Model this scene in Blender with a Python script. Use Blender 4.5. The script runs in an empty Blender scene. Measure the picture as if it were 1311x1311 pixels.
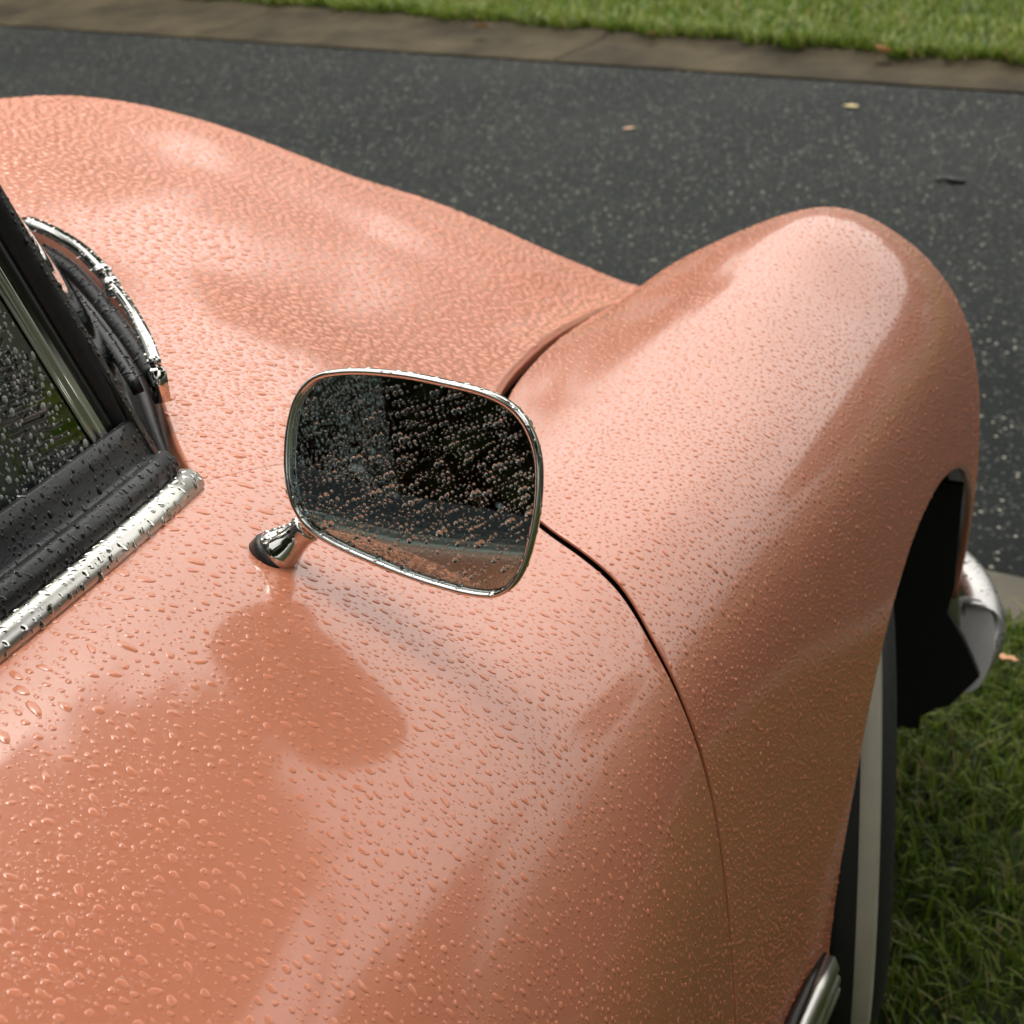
import bpy, bmesh, math, random
import numpy as np
from mathutils import Vector, Matrix

rnd = random.Random(7)
rng = np.random.default_rng(7)
scene = bpy.context.scene
COL = scene.collection

# ------------------------------------------------------------------ camera
CAM = Vector((0.0, 0.0, 1.585))
PITCH, YAW, ROLL = math.radians(26.4), math.radians(22.5), math.radians(-3.65)
FPX = 2077.0
hv = Vector((math.cos(YAW), math.sin(YAW), 0))
fwd = hv * math.cos(PITCH) - Vector((0, 0, 1)) * math.sin(PITCH)
r0 = Vector((math.sin(YAW), -math.cos(YAW), 0)); u0 = r0.cross(fwd)
rgt = r0 * math.cos(ROLL) + u0 * math.sin(ROLL)
upv = u0 * math.cos(ROLL) - r0 * math.sin(ROLL)
cd = bpy.data.cameras.new('camera'); cam = bpy.data.objects.new('camera', cd); COL.objects.link(cam)
cam.matrix_world = Matrix(((rgt.x, upv.x, -fwd.x, CAM.x), (rgt.y, upv.y, -fwd.y, CAM.y),
                           (rgt.z, upv.z, -fwd.z, CAM.z), (0, 0, 0, 1)))
cd.sensor_width = 36; cd.lens = 36 * FPX / 1311.0; cd.clip_start = 0.02; cd.clip_end = 3000
cd.dof.use_dof = True; cd.dof.focus_distance = 1.12; cd.dof.aperture_fstop = 12.5
scene.camera = cam

# ------------------------------------------------------------------ sky and sun (bright overcast)
SUN_EL, SUN_AZ = math.radians(72), math.radians(5)   # direction to the sun, azimuth from +X towards +Y
world = bpy.data.worlds.new('World'); scene.world = world; world.use_nodes = True
wn = world.node_tree.nodes; wl = world.node_tree.links; wn.clear()
sky = wn.new('ShaderNodeTexSky'); sky.sky_type = 'NISHITA'; sky.sun_disc = False
sky.sun_elevation = SUN_EL; sky.sun_rotation = math.pi / 2 - SUN_AZ
sky.air_density = 1.0; sky.dust_density = 4.0; sky.ozone_density = 0.6
hs = wn.new('ShaderNodeHueSaturation'); hs.inputs['Saturation'].default_value = 0.12
bg = wn.new('ShaderNodeBackground'); bg.inputs['Strength'].default_value = 0.15
wo = wn.new('ShaderNodeOutputWorld')
wt = wn.new('ShaderNodeMix'); wt.data_type = 'RGBA'; wt.blend_type = 'MULTIPLY'; wt.inputs[0].default_value = 1; wt.inputs[7].default_value = (1.0, .97, .905, 1)   # warm white cloud cover
wl.new(sky.outputs[0], hs.inputs['Color']); wl.new(hs.outputs[0], wt.inputs[6]); wl.new(wt.outputs[2], bg.inputs[0]); wl.new(bg.outputs[0], wo.inputs[0])
sd_ = bpy.data.lights.new('sun', 'SUN'); sd_.energy = 0.5; sd_.angle = math.radians(24); sd_.color = (1, .95, .87)
sun = bpy.data.objects.new('sun', sd_); COL.objects.link(sun)
sdir = Vector((math.cos(SUN_EL) * math.cos(SUN_AZ), math.cos(SUN_EL) * math.sin(SUN_AZ), math.sin(SUN_EL)))
sun.rotation_euler = sdir.to_track_quat('Z', 'Y').to_euler(); sun.location = (0, 0, 12)
vs = scene.view_settings
vs.view_transform = 'Standard'; vs.look = 'None'; vs.gamma = 1; vs.use_curve_mapping = False; vs.exposure = 1.22
scene.render.engine = 'CYCLES'
cy = scene.cycles
cy.max_bounces = 11; cy.transmission_bounces = 12; cy.glossy_bounces = 8; cy.transparent_max_bounces = 12
cy.sample_clamp_indirect = 6.0

# ------------------------------------------------------------------ helpers
def link(o, parent=None):
    COL.objects.link(o)
    if parent is not None: o.parent = parent
    return o
def empty(name, loc=(0, 0, 0), parent=None):
    o = bpy.data.objects.new(name, None); o.location = loc; o.empty_display_size = .05
    return link(o, parent)
def tag(o, label, cat, group=None):
    o['label'] = label; o['category'] = cat
    if group: o['group'] = group
    return o
def mesh_obj(name, verts, faces, mat, parent=None, smooth=True):
    me = bpy.data.meshes.new(name); me.from_pydata([tuple(map(float, v)) for v in verts], [], faces)
    me.update(); me.materials.append(mat)
    if smooth: me.polygons.foreach_set('use_smooth', [True] * len(me.polygons))
    return link(bpy.data.objects.new(name, me), parent)
def np_mesh(name, V, Q, mat, smooth=True):
    """fast mesh from arrays, every face with the same number of corners"""
    me = bpy.data.meshes.new(name); n = Q.shape[1]
    me.vertices.add(len(V)); me.vertices.foreach_set('co', V.astype(np.float32).ravel())
    me.loops.add(Q.size); me.loops.foreach_set('vertex_index', Q.astype(np.int32).ravel())
    me.polygons.add(len(Q)); me.polygons.foreach_set('loop_start', np.arange(0, Q.size, n, dtype=np.int32))
    me.update(calc_edges=True); me.validate()
    me.polygons.foreach_set('use_smooth', np.full(len(me.polygons), smooth)); me.materials.append(mat)
    return me
def tube(path, rad, seg=10, caps=True, flat=None):
    """verts, faces of a tube; rad number or list; flat = (up vector, squash)"""
    V, Fc = [], []; n = len(path); path = [Vector(p) for p in path]
    for i, p in enumerate(path):
        d = (path[min(i + 1, n - 1)] - path[max(i - 1, 0)]).normalized()
        ref = Vector(flat[0]) if flat else (Vector((0, 0, 1)) if abs(d.z) < .9 else Vector((1, 0, 0)))
        a = d.cross(ref).normalized(); b = a.cross(d).normalized(); R = rad[i] if isinstance(rad, (list, tuple)) else rad
        for k in range(seg):
            t = 2 * math.pi * k / seg; q = flat[1] if flat else 1
            V.append(p + a * (R * math.cos(t)) + b * (R * q * math.sin(t)))
    for i in range(n - 1):
        for k in range(seg):
            k2 = (k + 1) % seg; Fc.append((i * seg + k, i * seg + k2, (i + 1) * seg + k2, (i + 1) * seg + k))
    if caps:
        Fc.append(tuple(range(seg))[::-1]); Fc.append(tuple((n - 1) * seg + k for k in range(seg)))
    return V, Fc
def sweep(path, prof, closed_prof=True, caps=True, ups=None):
    """sweep a 2-D profile (a, b): a sideways, b along up, over a path; ups = one up vector or one per point"""
    V, Fc = [], []; path = [Vector(p) for p in path]; n = len(path); m = len(prof)
    for i, p in enumerate(path):
        d = (path[min(i + 1, n - 1)] - path[max(i - 1, 0)]).normalized()
        up = Vector(ups[i]) if isinstance(ups, list) else Vector(ups or (0, 0, 1))
        a = d.cross(up).normalized(); b = a.cross(d).normalized()
        for x, y in prof: V.append(p + a * x + b * y)
    for i in range(n - 1):
        for k in range(m if closed_prof else m - 1):
            k2 = (k + 1) % m; Fc.append((i * m + k, i * m + k2, (i + 1) * m + k2, (i + 1) * m + k))
    if caps and closed_prof:
        Fc.append(tuple(range(m))[::-1]); Fc.append(tuple((n - 1) * m + k for k in range(m)))
    return V, Fc
def lathe(prof, seg=48):
    """profile (radius, axial) about local Y"""
    V, Fc = [], []; m = len(prof)
    for k in range(seg):
        t = 2 * math.pi * k / seg
        for R, a in prof: V.append((R * math.cos(t), a, R * math.sin(t)))
    for k in range(seg):
        k2 = (k + 1) % seg
        for i in range(m - 1): Fc.append((k * m + i, k * m + i + 1, k2 * m + i + 1, k2 * m + i))
    return V, Fc
def subdiv(pts, n):
    """Catmull-Rom through points"""
    P = [Vector(p) for p in pts]; P = [P[0] * 2 - P[1]] + P + [P[-1] * 2 - P[-2]]; out = []
    for i in range(1, len(P) - 2):
        for k in range(n):
            t = k / n; a, b, c, d = P[i - 1], P[i], P[i + 1], P[i + 2]
            out.append(.5 * ((2 * b) + (c - a) * t + (2 * a - 5 * b + 4 * c - d) * t * t + (3 * b - a - 3 * c + d) * t ** 3))
    out.append(P[-2]); return out

# ------------------------------------------------------------------ materials
def mat(name):
    m = bpy.data.materials.new(name); m.use_nodes = True; nt = m.node_tree
    return m, nt, nt.nodes['Principled BSDF']
def simple(name, col, rough=.5, metal=0., spec=.5, noise=0., nscale=30., bump=0., bscale=200., coat=0.):
    m, nt, b = mat(name); N, L = nt.nodes, nt.links
    b.inputs['Base Color'].default_value = (*col, 1); b.inputs['Roughness'].default_value = rough
    b.inputs['Metallic'].default_value = metal; b.inputs['Specular IOR Level'].default_value = spec
    b.inputs['Coat Weight'].default_value = coat
    tc = N.new('ShaderNodeTexCoord')
    if noise:
        nz = N.new('ShaderNodeTexNoise'); nz.inputs['Scale'].default_value = nscale; nz.inputs['Detail'].default_value = 5
        L.new(tc.outputs['Object'], nz.inputs['Vector'])
        mx = N.new('ShaderNodeMix'); mx.data_type = 'RGBA'
        mx.inputs[6].default_value = (*[c * (1 - noise) for c in col], 1); mx.inputs[7].default_value = (*[min(1, c * (1 + noise)) for c in col], 1)
        L.new(nz.outputs['Fac'], mx.inputs[0]); L.new(mx.outputs[2], b.inputs['Base Color'])
        mr = N.new('ShaderNodeMapRange'); mr.inputs[3].default_value = rough * .75; mr.inputs[4].default_value = min(1, rough * 1.3)
        L.new(nz.outputs['Fac'], mr.inputs[0]); L.new(mr.outputs[0], b.inputs['Roughness'])
    if bump:
        n2 = N.new('ShaderNodeTexNoise'); n2.inputs['Scale'].default_value = bscale; n2.inputs['Detail'].default_value = 4
        L.new(tc.outputs['Object'], n2.inputs['Vector'])
        bp = N.new('ShaderNodeBump'); bp.inputs['Strength'].default_value = 1; bp.inputs['Distance'].default_value = bump
        L.new(n2.outputs['Fac'], bp.inputs['Height']); L.new(bp.outputs[0], b.inputs['Normal'])
    return m
PAINT_COL = (0.65, 0.226, 0.124)
def paint_mat(name, droplet=False):
    m, nt, b = mat(name); N, L = nt.nodes, nt.links
    tc = N.new('ShaderNodeTexCoord')
    nz = N.new('ShaderNodeTexNoise'); nz.inputs['Scale'].default_value = 3.0; nz.inputs['Detail'].default_value = 6
    L.new(tc.outputs['Object'], nz.inputs['Vector'])
    mx = N.new('ShaderNodeMix'); mx.data_type = 'RGBA'
    mx.inputs[6].default_value = (PAINT_COL[0] * .94, PAINT_COL[1] * .92, PAINT_COL[2] * .9, 1)
    mx.inputs[7].default_value = (PAINT_COL[0] * 1.05, PAINT_COL[1] * 1.06, PAINT_COL[2] * 1.08, 1)
    L.new(nz.outputs['Fac'], mx.inputs[0]); L.new(mx.outputs[2], b.inputs['Base Color'])
    if droplet:  # base colour raised to paint in the light the drops gather
        mx.inputs[6].default_value = (PAINT_COL[0] * 1.08, PAINT_COL[1] * 1.12, PAINT_COL[2] * 1.15, 1); mx.inputs[7].default_value = (PAINT_COL[0] * 1.18, PAINT_COL[1] * 1.25, PAINT_COL[2] * 1.3, 1)
        b.inputs['Roughness'].default_value = .03; b.inputs['IOR'].default_value = 1.55
    else:
        b.inputs['Roughness'].default_value = .35; b.inputs['Specular IOR Level'].default_value = .4
        b.inputs['Coat Weight'].default_value = 1.0; b.inputs['Coat Roughness'].default_value = .10; b.inputs['Coat IOR'].default_value = 1.68
        # finest wet mist as relief
        vo = N.new('ShaderNodeTexVoronoi'); vo.inputs['Scale'].default_value = 620
        L.new(tc.outputs['Object'], vo.inputs['Vector'])
        rp = N.new('ShaderNodeMapRange'); rp.inputs[1].default_value = .0; rp.inputs[2].default_value = .32; rp.inputs[3].default_value = 1; rp.inputs[4].default_value = 0
        L.new(vo.outputs['Distance'], rp.inputs[0])
        sx = N.new('ShaderNodeSeparateColor'); L.new(vo.outputs['Color'], sx.inputs[0])
        gt = N.new('ShaderNodeMath'); gt.operation = 'GREATER_THAN'; gt.inputs[1].default_value = .55; L.new(sx.outputs[0], gt.inputs[0])
        mu = N.new('ShaderNodeMath'); mu.operation = 'MULTIPLY'; L.new(rp.outputs[0], mu.inputs[0]); L.new(gt.outputs[0], mu.inputs[1])
        bp = N.new('ShaderNodeBump'); bp.inputs['Strength'].default_value = .6; bp.inputs['Distance'].default_value = .0003
        L.new(mu.outputs[0], bp.inputs['Height']); L.new(bp.outputs[0], b.inputs['Coat Normal'])
        ge = N.new('ShaderNodeNewGeometry'); m2 = N.new('ShaderNodeMix'); m2.data_type = 'RGBA'          # undersealed inner side of the sheet metal, shade put into its dark colour
        L.new(ge.outputs['Backfacing'], m2.inputs[0]); L.new(mx.outputs[2], m2.inputs[6]); m2.inputs[7].default_value = (.02, .012, .010, 1); L.new(m2.outputs[2], b.inputs['Base Color'])
        iv = N.new('ShaderNodeMath'); iv.operation = 'SUBTRACT'; iv.inputs[0].default_value = 1; L.new(ge.outputs['Backfacing'], iv.inputs[1]); L.new(iv.outputs[0], b.inputs['Coat Weight'])
    return m
M_PAINT = paint_mat('salmon_paint')
M_DROP = paint_mat('raindrop_on_paint', True)
def water_mat():
    m, nt, b = mat('water'); b.inputs['Base Color'].default_value = (1, 1, 1, 1)
    b.inputs['Roughness'].default_value = 0.0; b.inputs['IOR'].default_value = 1.33; b.inputs['Transmission Weight'].default_value = 1
    return m
M_WATER = water_mat()
M_WPANE = water_mat(); M_WPANE.name = 'water_on_pane'
_b = M_WPANE.node_tree.nodes['Principled BSDF']; _b.inputs['Transmission Weight'].default_value = .72; _b.inputs['Base Color'].default_value = (.85, .9, .85, 1)  # milky share stands in for the bright light these drops refract
M_CHROME = simple('chrome', (.78, .77, .74), .07, 1, noise=.06, nscale=60)
M_MIRROR = simple('silvered_mirror', (.66, .84, .86), .008, 1)  # teal tint paints in the colour of the reflected window
M_SATIN = simple('satin_chrome', (.66, .65, .61), .33, 1, noise=.08, nscale=50)
M_RUBBER = simple('black_rubber', (.020, .022, .025), .38, noise=.25, nscale=80, bump=.0004, bscale=400)
M_BLACK = simple('black_trim', (.008, .008, .008), .25, noise=.2)
M_LINER = simple('underseal', (.010, .009, .009), .9, noise=.3, bump=.001, bscale=150)
M_TYRE = simple('tyre_rubber', (.016, .016, .018), .6, noise=.25, nscale=60, bump=.0006, bscale=250)
M_WHITEWALL = simple('whitewall', (.50, .46, .37), .6, noise=.10, nscale=40)
M_TRIM_DARK = simple('dashboard', (.012, .011, .010), .6, noise=.2)
M_SEAT = simple('seat_leather', (.03, .015, .01), .5, noise=.3)
def glass_mat(name, tint, rough=0.0):
    m, nt, b = mat(name); b.inputs['Base Color'].default_value = (*tint, 1); b.inputs['Roughness'].default_value = rough
    b.inputs['IOR'].default_value = 1.5; b.inputs['Transmission Weight'].default_value = 1; return m
M_GLASS = glass_mat('window_glass', (.32, .38, .36))
M_LENS = glass_mat('lamp_lens', (.95, .95, .95), .1)

# ------------------------------------------------------------------ body surface
CY = 1.50     # the car's centre plane
ST = [  # station x, then (y, z) for controls 0..11: sill .. side .. shoulder .. ridge .. valley .. bonnet .. centre
 (-2.4, [(0.52,0.4),(0.5,0.48),(0.5,0.56),(0.53,0.64),(0.57,0.7),(0.63,0.75),(0.7,0.79),(0.78,0.82),(0.86,0.84),(0.98,0.87),(1.13,0.89),(1.5,0.9)]),
 (-1.7, [(0.33,0.32),(0.31,0.44),(0.305,0.56),(0.32,0.7),(0.36,0.8),(0.42,0.87),(0.5,0.92),(0.6,0.96),(0.69,0.99),(0.85,1.02),(1.13,1.05),(1.5,1.07)]),
 (-0.8, [(0.268,0.3),(0.256,0.42),(0.252,0.58),(0.266,0.75),(0.3,0.86),(0.36,0.945),(0.45,1.01),(0.55,1.055),(0.632,1.08),(0.8,1.11),(1.13,1.145),(1.5,1.17)]),
 (0.3, [(0.262,0.3),(0.25,0.42),(0.247,0.58),(0.262,0.75),(0.297,0.86),(0.357,0.945),(0.45,1.008),(0.55,1.055),(0.632,1.08),(0.8,1.11),(1.13,1.145),(1.5,1.175)]),
 (0.9, [(0.262,0.3),(0.253,0.42),(0.252,0.58),(0.266,0.75),(0.3,0.86),(0.36,0.94),(0.452,0.998),(0.55,1.048),(0.632,1.08),(0.8,1.11),(1.13,1.145),(1.5,1.175)]),
 (1.06, [(0.262,0.3),(0.256,0.42),(0.257,0.57),(0.274,0.75),(0.305,0.865),(0.365,0.932),(0.46,0.972),(0.56,1.018),(0.66,1.066),(0.82,1.105),(1.13,1.15),(1.5,1.185)]),
 (1.25, [(0.25,0.3),(0.247,0.42),(0.246,0.56),(0.258,0.74),(0.288,0.86),(0.35,0.93),(0.45,0.955),(0.55,0.968),(0.675,1.025),(0.83,1.082),(1.13,1.144),(1.5,1.19)]),
 (1.45, [(0.228,0.3),(0.224,0.42),(0.222,0.56),(0.232,0.72),(0.263,0.85),(0.33,0.925),(0.44,0.95),(0.575,0.938),(0.68,0.968),(0.84,1.034),(1.13,1.128),(1.5,1.185)]),
 (1.8, [(0.205,0.3),(0.198,0.42),(0.194,0.56),(0.2,0.7),(0.235,0.84),(0.31,0.925),(0.42,0.962),(0.58,0.912),(0.69,0.886),(0.84,0.952),(1.13,1.060),(1.5,1.146)]),
 (2.1, [(0.19,0.34),(0.183,0.45),(0.179,0.58),(0.19,0.72),(0.225,0.84),(0.3,0.93),(0.41,0.964),(0.57,0.895),(0.69,0.808),(0.84,0.880),(1.13,0.99),(1.5,1.08)]),
 (2.3, [(0.225,0.38),(0.212,0.47),(0.206,0.58),(0.217,0.69),(0.252,0.785),(0.32,0.85),(0.42,0.885),(0.56,0.825),(0.69,0.745),(0.84,0.805),(1.13,0.90),(1.5,0.985)]),
 (2.42, [(0.3,0.42),(0.285,0.49),(0.28,0.57),(0.288,0.65),(0.315,0.72),(0.365,0.765),(0.43,0.78),(0.54,0.73),(0.69,0.71),(0.84,0.74),(1.13,0.84),(1.5,0.885)]),
 (2.50, [(0.37,0.47),(0.36,0.51),(0.357,0.56),(0.36,0.61),(0.375,0.65),(0.4,0.675),(0.44,0.68),(0.53,0.65),(0.69,0.62),(0.84,0.635),(1.13,0.7),(1.5,0.74)]),
]
SX = np.array([s[0] for s in ST]); SC = np.array([s[1] for s in ST])          # (n,12,2)
DS = np.zeros_like(SC)
for i in range(len(ST)):                                                       # finite-difference slopes
    if i == 0: DS[i] = (SC[1] - SC[0]) / (SX[1] - SX[0])
    elif i == len(ST) - 1: DS[i] = (SC[-1] - SC[-2]) / (SX[-1] - SX[-2])
    else:
        h0, h1 = SX[i] - SX[i - 1], SX[i + 1] - SX[i]
        d0, d1 = (SC[i] - SC[i - 1]) / h0, (SC[i + 1] - SC[i]) / h1
        DS[i] = (d0 * h1 + d1 * h0) / (h0 + h1)
def S(s, t):
    """surface point for arrays s (station) and t (0..11)"""
    s = np.asarray(s, float); t = np.asarray(t, float); s, t = np.broadcast_arrays(s, t); sh = s.shape; s = s.ravel(); t = t.ravel()
    i = np.clip(np.searchsorted(SX, s, 'right') - 1, 0, len(SX) - 2); h = SX[i + 1] - SX[i]; q = ((s - SX[i]) / h)
    q2, q3 = q * q, q ** 3
    h00, h10, h01, h11 = 2 * q3 - 3 * q2 + 1, q3 - 2 * q2 + q, -2 * q3 + 3 * q2, q3 - q2
    k = np.clip(t.astype(int), 0, 10); f = t - k
    def ctl(j):
        j = np.clip(j, -1, 12)
        def raw(jj):
            return (h00[:, None] * SC[i, jj] + (h10 * h)[:, None] * DS[i, jj] + h01[:, None] * SC[i + 1, jj] + (h11 * h)[:, None] * DS[i + 1, jj])
        jc = np.clip(j, 0, 11); v = raw(jc)
        lo = j < 0; hi = j > 11
        if lo.any(): v[lo] = 2 * v[lo] - raw(np.ones_like(jc))[lo]
        if hi.any():
            w = raw(np.full_like(jc, 10)); v[hi, 0] = 2 * CY - w[hi, 0]; v[hi, 1] = w[hi, 1]
        return v
    a, b, c, d = ctl(k - 1), ctl(k), ctl(k + 1), ctl(k + 2); f = f[:, None]
    yz = .5 * (2 * b + (c - a) * f + (2 * a - 5 * b + 4 * c - d) * f ** 2 + (3 * b - a - 3 * c + d) * f ** 3)
    return np.stack([s, yz[:, 0], yz[:, 1]], 1).reshape(sh + (3,))
def frame(s, t):
    e = 2e-3; t = np.asarray(t, float)
    ds = S(s + e, t) - S(s - e, t); t1, t0 = np.minimum(t + e * 5, 11), np.maximum(t - e * 5, 0)
    dt = S(s, t1) - S(s, t0)
    n = np.cross(ds, dt); ln = np.linalg.norm(n, axis=-1, keepdims=True); n = n / np.maximum(ln, 1e-12)
    return n, ds / np.linalg.norm(ds, axis=-1, keepdims=True), dt / np.maximum(np.linalg.norm(dt, axis=-1, keepdims=True), 1e-12)

def curve(xs, ys):
    """smooth monotone-ish curve"""
    xs = np.array(xs, float); ys = np.array(ys, float)
    m = np.gradient(ys, xs)
    def f(x):
        x = np.clip(np.asarray(x, float), xs[0], xs[-1]); i = np.clip(np.searchsorted(xs, x, 'right') - 1, 0, len(xs) - 2)
        h = xs[i + 1] - xs[i]; q = (x - xs[i]) / h
        return ((2 * q**3 - 3 * q**2 + 1) * ys[i] + (q**3 - 2 * q**2 + q) * h * m[i] + (3 * q**2 - 2 * q**3) * ys[i + 1] + (q**3 - q**2) * h * m[i + 1])
    return f
SEAM0 = 1.06
sd = curve([0, 2, 3, 4, 4.5, 5, 5.5, 5.9, 6.4, 6.9], [1.056, 1.058, 1.064, 1.068, 1.082, 1.108, 1.132, 1.152, 1.19, 1.26])     # rear edge of the wing
tb = curve([.93, 1.0, 1.08, 1.16, 1.25, 1.34, 1.44, 1.6, 1.87, 2.2, 2.5], [8.0, 7.72, 7.38, 7.05, 6.9, 7.02, 7.22, 7.43, 7.66, 7.84, 7.95])   # lower edge of the bonnet panel
gap = curve([0, 3, 4, 5, 7], [.0062, .0065, .0085, .0115, .0125])
ARC_X, ARC_R, ARC_Z0, ARC_H = 1.790, .400, .30, .405
def arch_z(s):
    q = np.clip(np.abs(s - ARC_X) / ARC_R, 0, 1); return ARC_Z0 + ARC_H * np.sqrt(np.clip(1 - q ** 2.3, 0, 1))
def t_of_z(s, z):
    tt = np.linspace(0, 4.6, 93); out = np.zeros(len(s))
    for i in range(len(s)):
        zz = S(np.full(93, s[i]), tt)[:, 2]; out[i] = np.interp(z[i], zz, tt)
    return out

def panel(name, s, t, lips, parent, material=M_PAINT, mirror=False, close_center=False, lift=None):
    """grid panel from parameter arrays s, t (rows = t direction, columns = s direction).
    lips: dict side -> (radius, depth): sides 'u0','u1' (first/last row), 'v0','v1' (first/last column)."""
    P = S(s, t); n, ds, dt = frame(s, t); R, Cn = s.shape
    if lift is not None: P = P + n * lift[..., None]
    V = [P.reshape(-1, 3)]; idx = np.arange(R * Cn).reshape(R, Cn); Fq = []
    def quads(A, B, flip=False):
        for k in range(len(A) - 1):
            q = (A[k], A[k + 1], B[k + 1], B[k]); Fq.append(q[::-1] if flip else q)
    for i in range(R - 1): quads(idx[i], idx[i + 1], False)
    off = R * Cn
    for side, (rad, depth) in lips.items():
        if side == 'u0': ring, inner, nn = P[0], P[1], n[0]; ids = idx[0]; fl = True
        if side == 'u1': ring, inner, nn = P[-1], P[-2], n[-1]; ids = idx[-1]; fl = False
        if side == 'v0': ring, inner, nn = P[:, 0], P[:, 1], n[:, 0]; ids = idx[:, 0]; fl = False
        if side == 'v1': ring, inner, nn = P[:, -1], P[:, -2], n[:, -1]; ids = idx[:, -1]; fl = True
        tang = np.gradient(ring, axis=0); tang /= np.maximum(np.linalg.norm(tang, axis=1, keepdims=True), 1e-9)
        out = np.cross(tang, nn); sgn = np.sign(((ring - inner) * out).sum(1, keepdims=True)); sgn[sgn == 0] = 1; out = out * sgn
        out /= np.maximum(np.linalg.norm(out, axis=1, keepdims=True), 1e-9)
        rad = np.asarray(rad, float).reshape(-1, 1) if np.ndim(rad) else rad
        prev = ids
        for a in (22, 45, 68, 90, None):
            if a is None: ringp = ring + out * rad - nn * (rad + depth)
            else: aa = math.radians(a); ringp = ring + out * rad * math.sin(aa) - nn * rad * (1 - math.cos(aa))
            V.append(ringp); cur = np.arange(off, off + len(ids)); off += len(ids)
            quads(prev, cur, flip=fl); prev = cur
    V = np.concatenate(V)
    if mirror:
        V2 = V.copy(); V2[:, 1] = 2 * CY - V2[:, 1]
        Fq2 = [tuple(i + len(V) for i in q[::-1]) for q in Fq]; V = np.concatenate([V, V2]); Fq = Fq + Fq2
    Fq = np.array(Fq)
    me = np_mesh(name, V, Fq, material)
    bm = bmesh.new(); bm.from_mesh(me); bmesh.ops.remove_doubles(bm, verts=bm.verts, dist=2e-5)
    bmesh.ops.recalc_face_normals(bm, faces=bm.faces) if close_center else None
    bm.to_mesh(me); bm.free()
    me.polygons.foreach_set('use_smooth', [True] * len(me.polygons))
    return link(bpy.data.objects.new(name, me), parent)

car = empty('parked_car', (1.0, CY, 0))
tag(car, 'salmon pink vintage car beaded with raindrops, parked on the grass verge', 'car')
bpy.context.view_layer.update()
CARLOC = np.array([1.0, CY, 0.0])
def own(o):                                    # keep world position under the car
    o.parent = car; o.matrix_parent_inverse = Matrix.Translation(-Vector(CARLOC)); return o

# --- door
U = np.linspace(0, 1, 90); Vv = np.linspace(0, 1, 110)
uu, vv = np.meshgrid(U, Vv, indexing='ij')
s_ = -.75 + (1.1 + .75) * vv; t_ = uu * 8
for _ in range(25):
    top = np.where(s_ < .93, 8.0, tb(s_)); t_ = uu * top; s_ = -.75 + (sd(t_) - gap(t_) + .75) * vv
DOOR_G = (s_, t_)
door = panel('door', s_, t_, {'v1': (.0022, .014), 'v0': (.002, .012), 'u0': (.003, .015), 'u1': (.0015, .012)}, None); own(door)
# --- front wing
sb = np.concatenate([np.linspace(SEAM0, ARC_X - ARC_R - .004, 36), ARC_X - ARC_R * np.cos(np.linspace(0.0, math.pi, 64)), np.linspace(ARC_X + ARC_R + .004, 2.5, 30)])
tlow = np.where(np.abs(sb - ARC_X) <= ARC_R, t_of_z(sb, arch_z(sb)), 0.0)
uu = np.linspace(0, 1, 100)[:, None]; sb2 = np.broadcast_to(sb[None], (100, len(sb)))
w = np.clip(1 - (sb - SEAM0) / .30, 0, 1) ** 1.5
s_ = np.array(sb2); 
for _ in range(25):
    thi = tb(np.clip(s_, 1.26, 3)) - .06; t_ = tlow[None] + (thi - tlow[None]) * uu; s_ = sb2 + (sd(t_) - SEAM0) * w[None]
WING_G = (s_, t_)
wing = panel('front_wing', s_, t_, {'v0': (.0010, .0012), 'u0': (.003, .006), 'u1': (.0012, .002)}, None); own(wing)
# --- bonnet and cowl
slow = curve([6.8, 8.0, 8.25, 8.5, 9.0, 9.4, 10.0, 10.5, 11.0], [.937, .937, .975, 1.03, 1.165, 1.275, 1.385, 1.43, 1.445])
sb = np.concatenate([np.linspace(.937, 1.3, 60), np.linspace(1.3, 2.5, 90)[1:]])
uu = np.linspace(0, 1, 100)[:, None] ** 1.15; sb2 = np.broadcast_to(sb[None], (100, len(sb))); w = np.clip(1 - (sb - .937) / 1.2, 0, 1) ** 1.6
s_ = np.array(sb2)
for _ in range(25):
    lo = tb(s_) + np.interp(s_, [.9, 1.1, 1.28], [.012, .02, .10]); t_ = lo + (11 - lo) * uu; s_ = sb2 + (slow(t_) - .937) * w[None]
BON_G = (s_, t_)
def bon_lift(s, t): return .011 * np.exp(-((t - tb(s)) / .55) ** 2) * np.interp(s, [1.16, 1.36, 1.6, 1.85], [0, 1, .9, .5])
lipr = np.interp(sb, [.93, 1.1, 1.25, 1.4, 1.9, 2.1, 2.5], [.0012, .0015, .004, .007, .007, .005, .004])
lift = bon_lift(s_, t_)
bonnet = panel('bonnet', s_, t_, {'u0': (lipr, .010), 'v0': (.004, .02)}, None, mirror=True, lift=lift); own(bonnet)
# --- far side door and wing, the same panels mirrored
def far_copy(src, nm):
    me = src.data.copy(); co = np.empty(len(me.vertices) * 3, np.float32); me.vertices.foreach_get('co', co); co = co.reshape(-1, 3)
    co[:, 1] = 2 * CY - co[:, 1]; me.vertices.foreach_set('co', co.ravel()); me.flip_normals(); me.update()
    own(link(bpy.data.objects.new(nm, me)))
# --- rear body
s_, t_ = np.meshgrid(np.linspace(-2.4, -.757, 50), np.linspace(0, 8, 50)); 
rq = own(panel('rear_quarter', s_, t_, {}, None))
far_copy(door, 'door'); far_copy(wing, 'front_wing'); far_copy(rq, 'rear_quarter')
s_, t_ = np.meshgrid(np.linspace(-2.4, -1.25, 30), np.linspace(8, 11, 30))
own(panel('boot_lid', s_, t_, {}, None, mirror=True))
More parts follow.
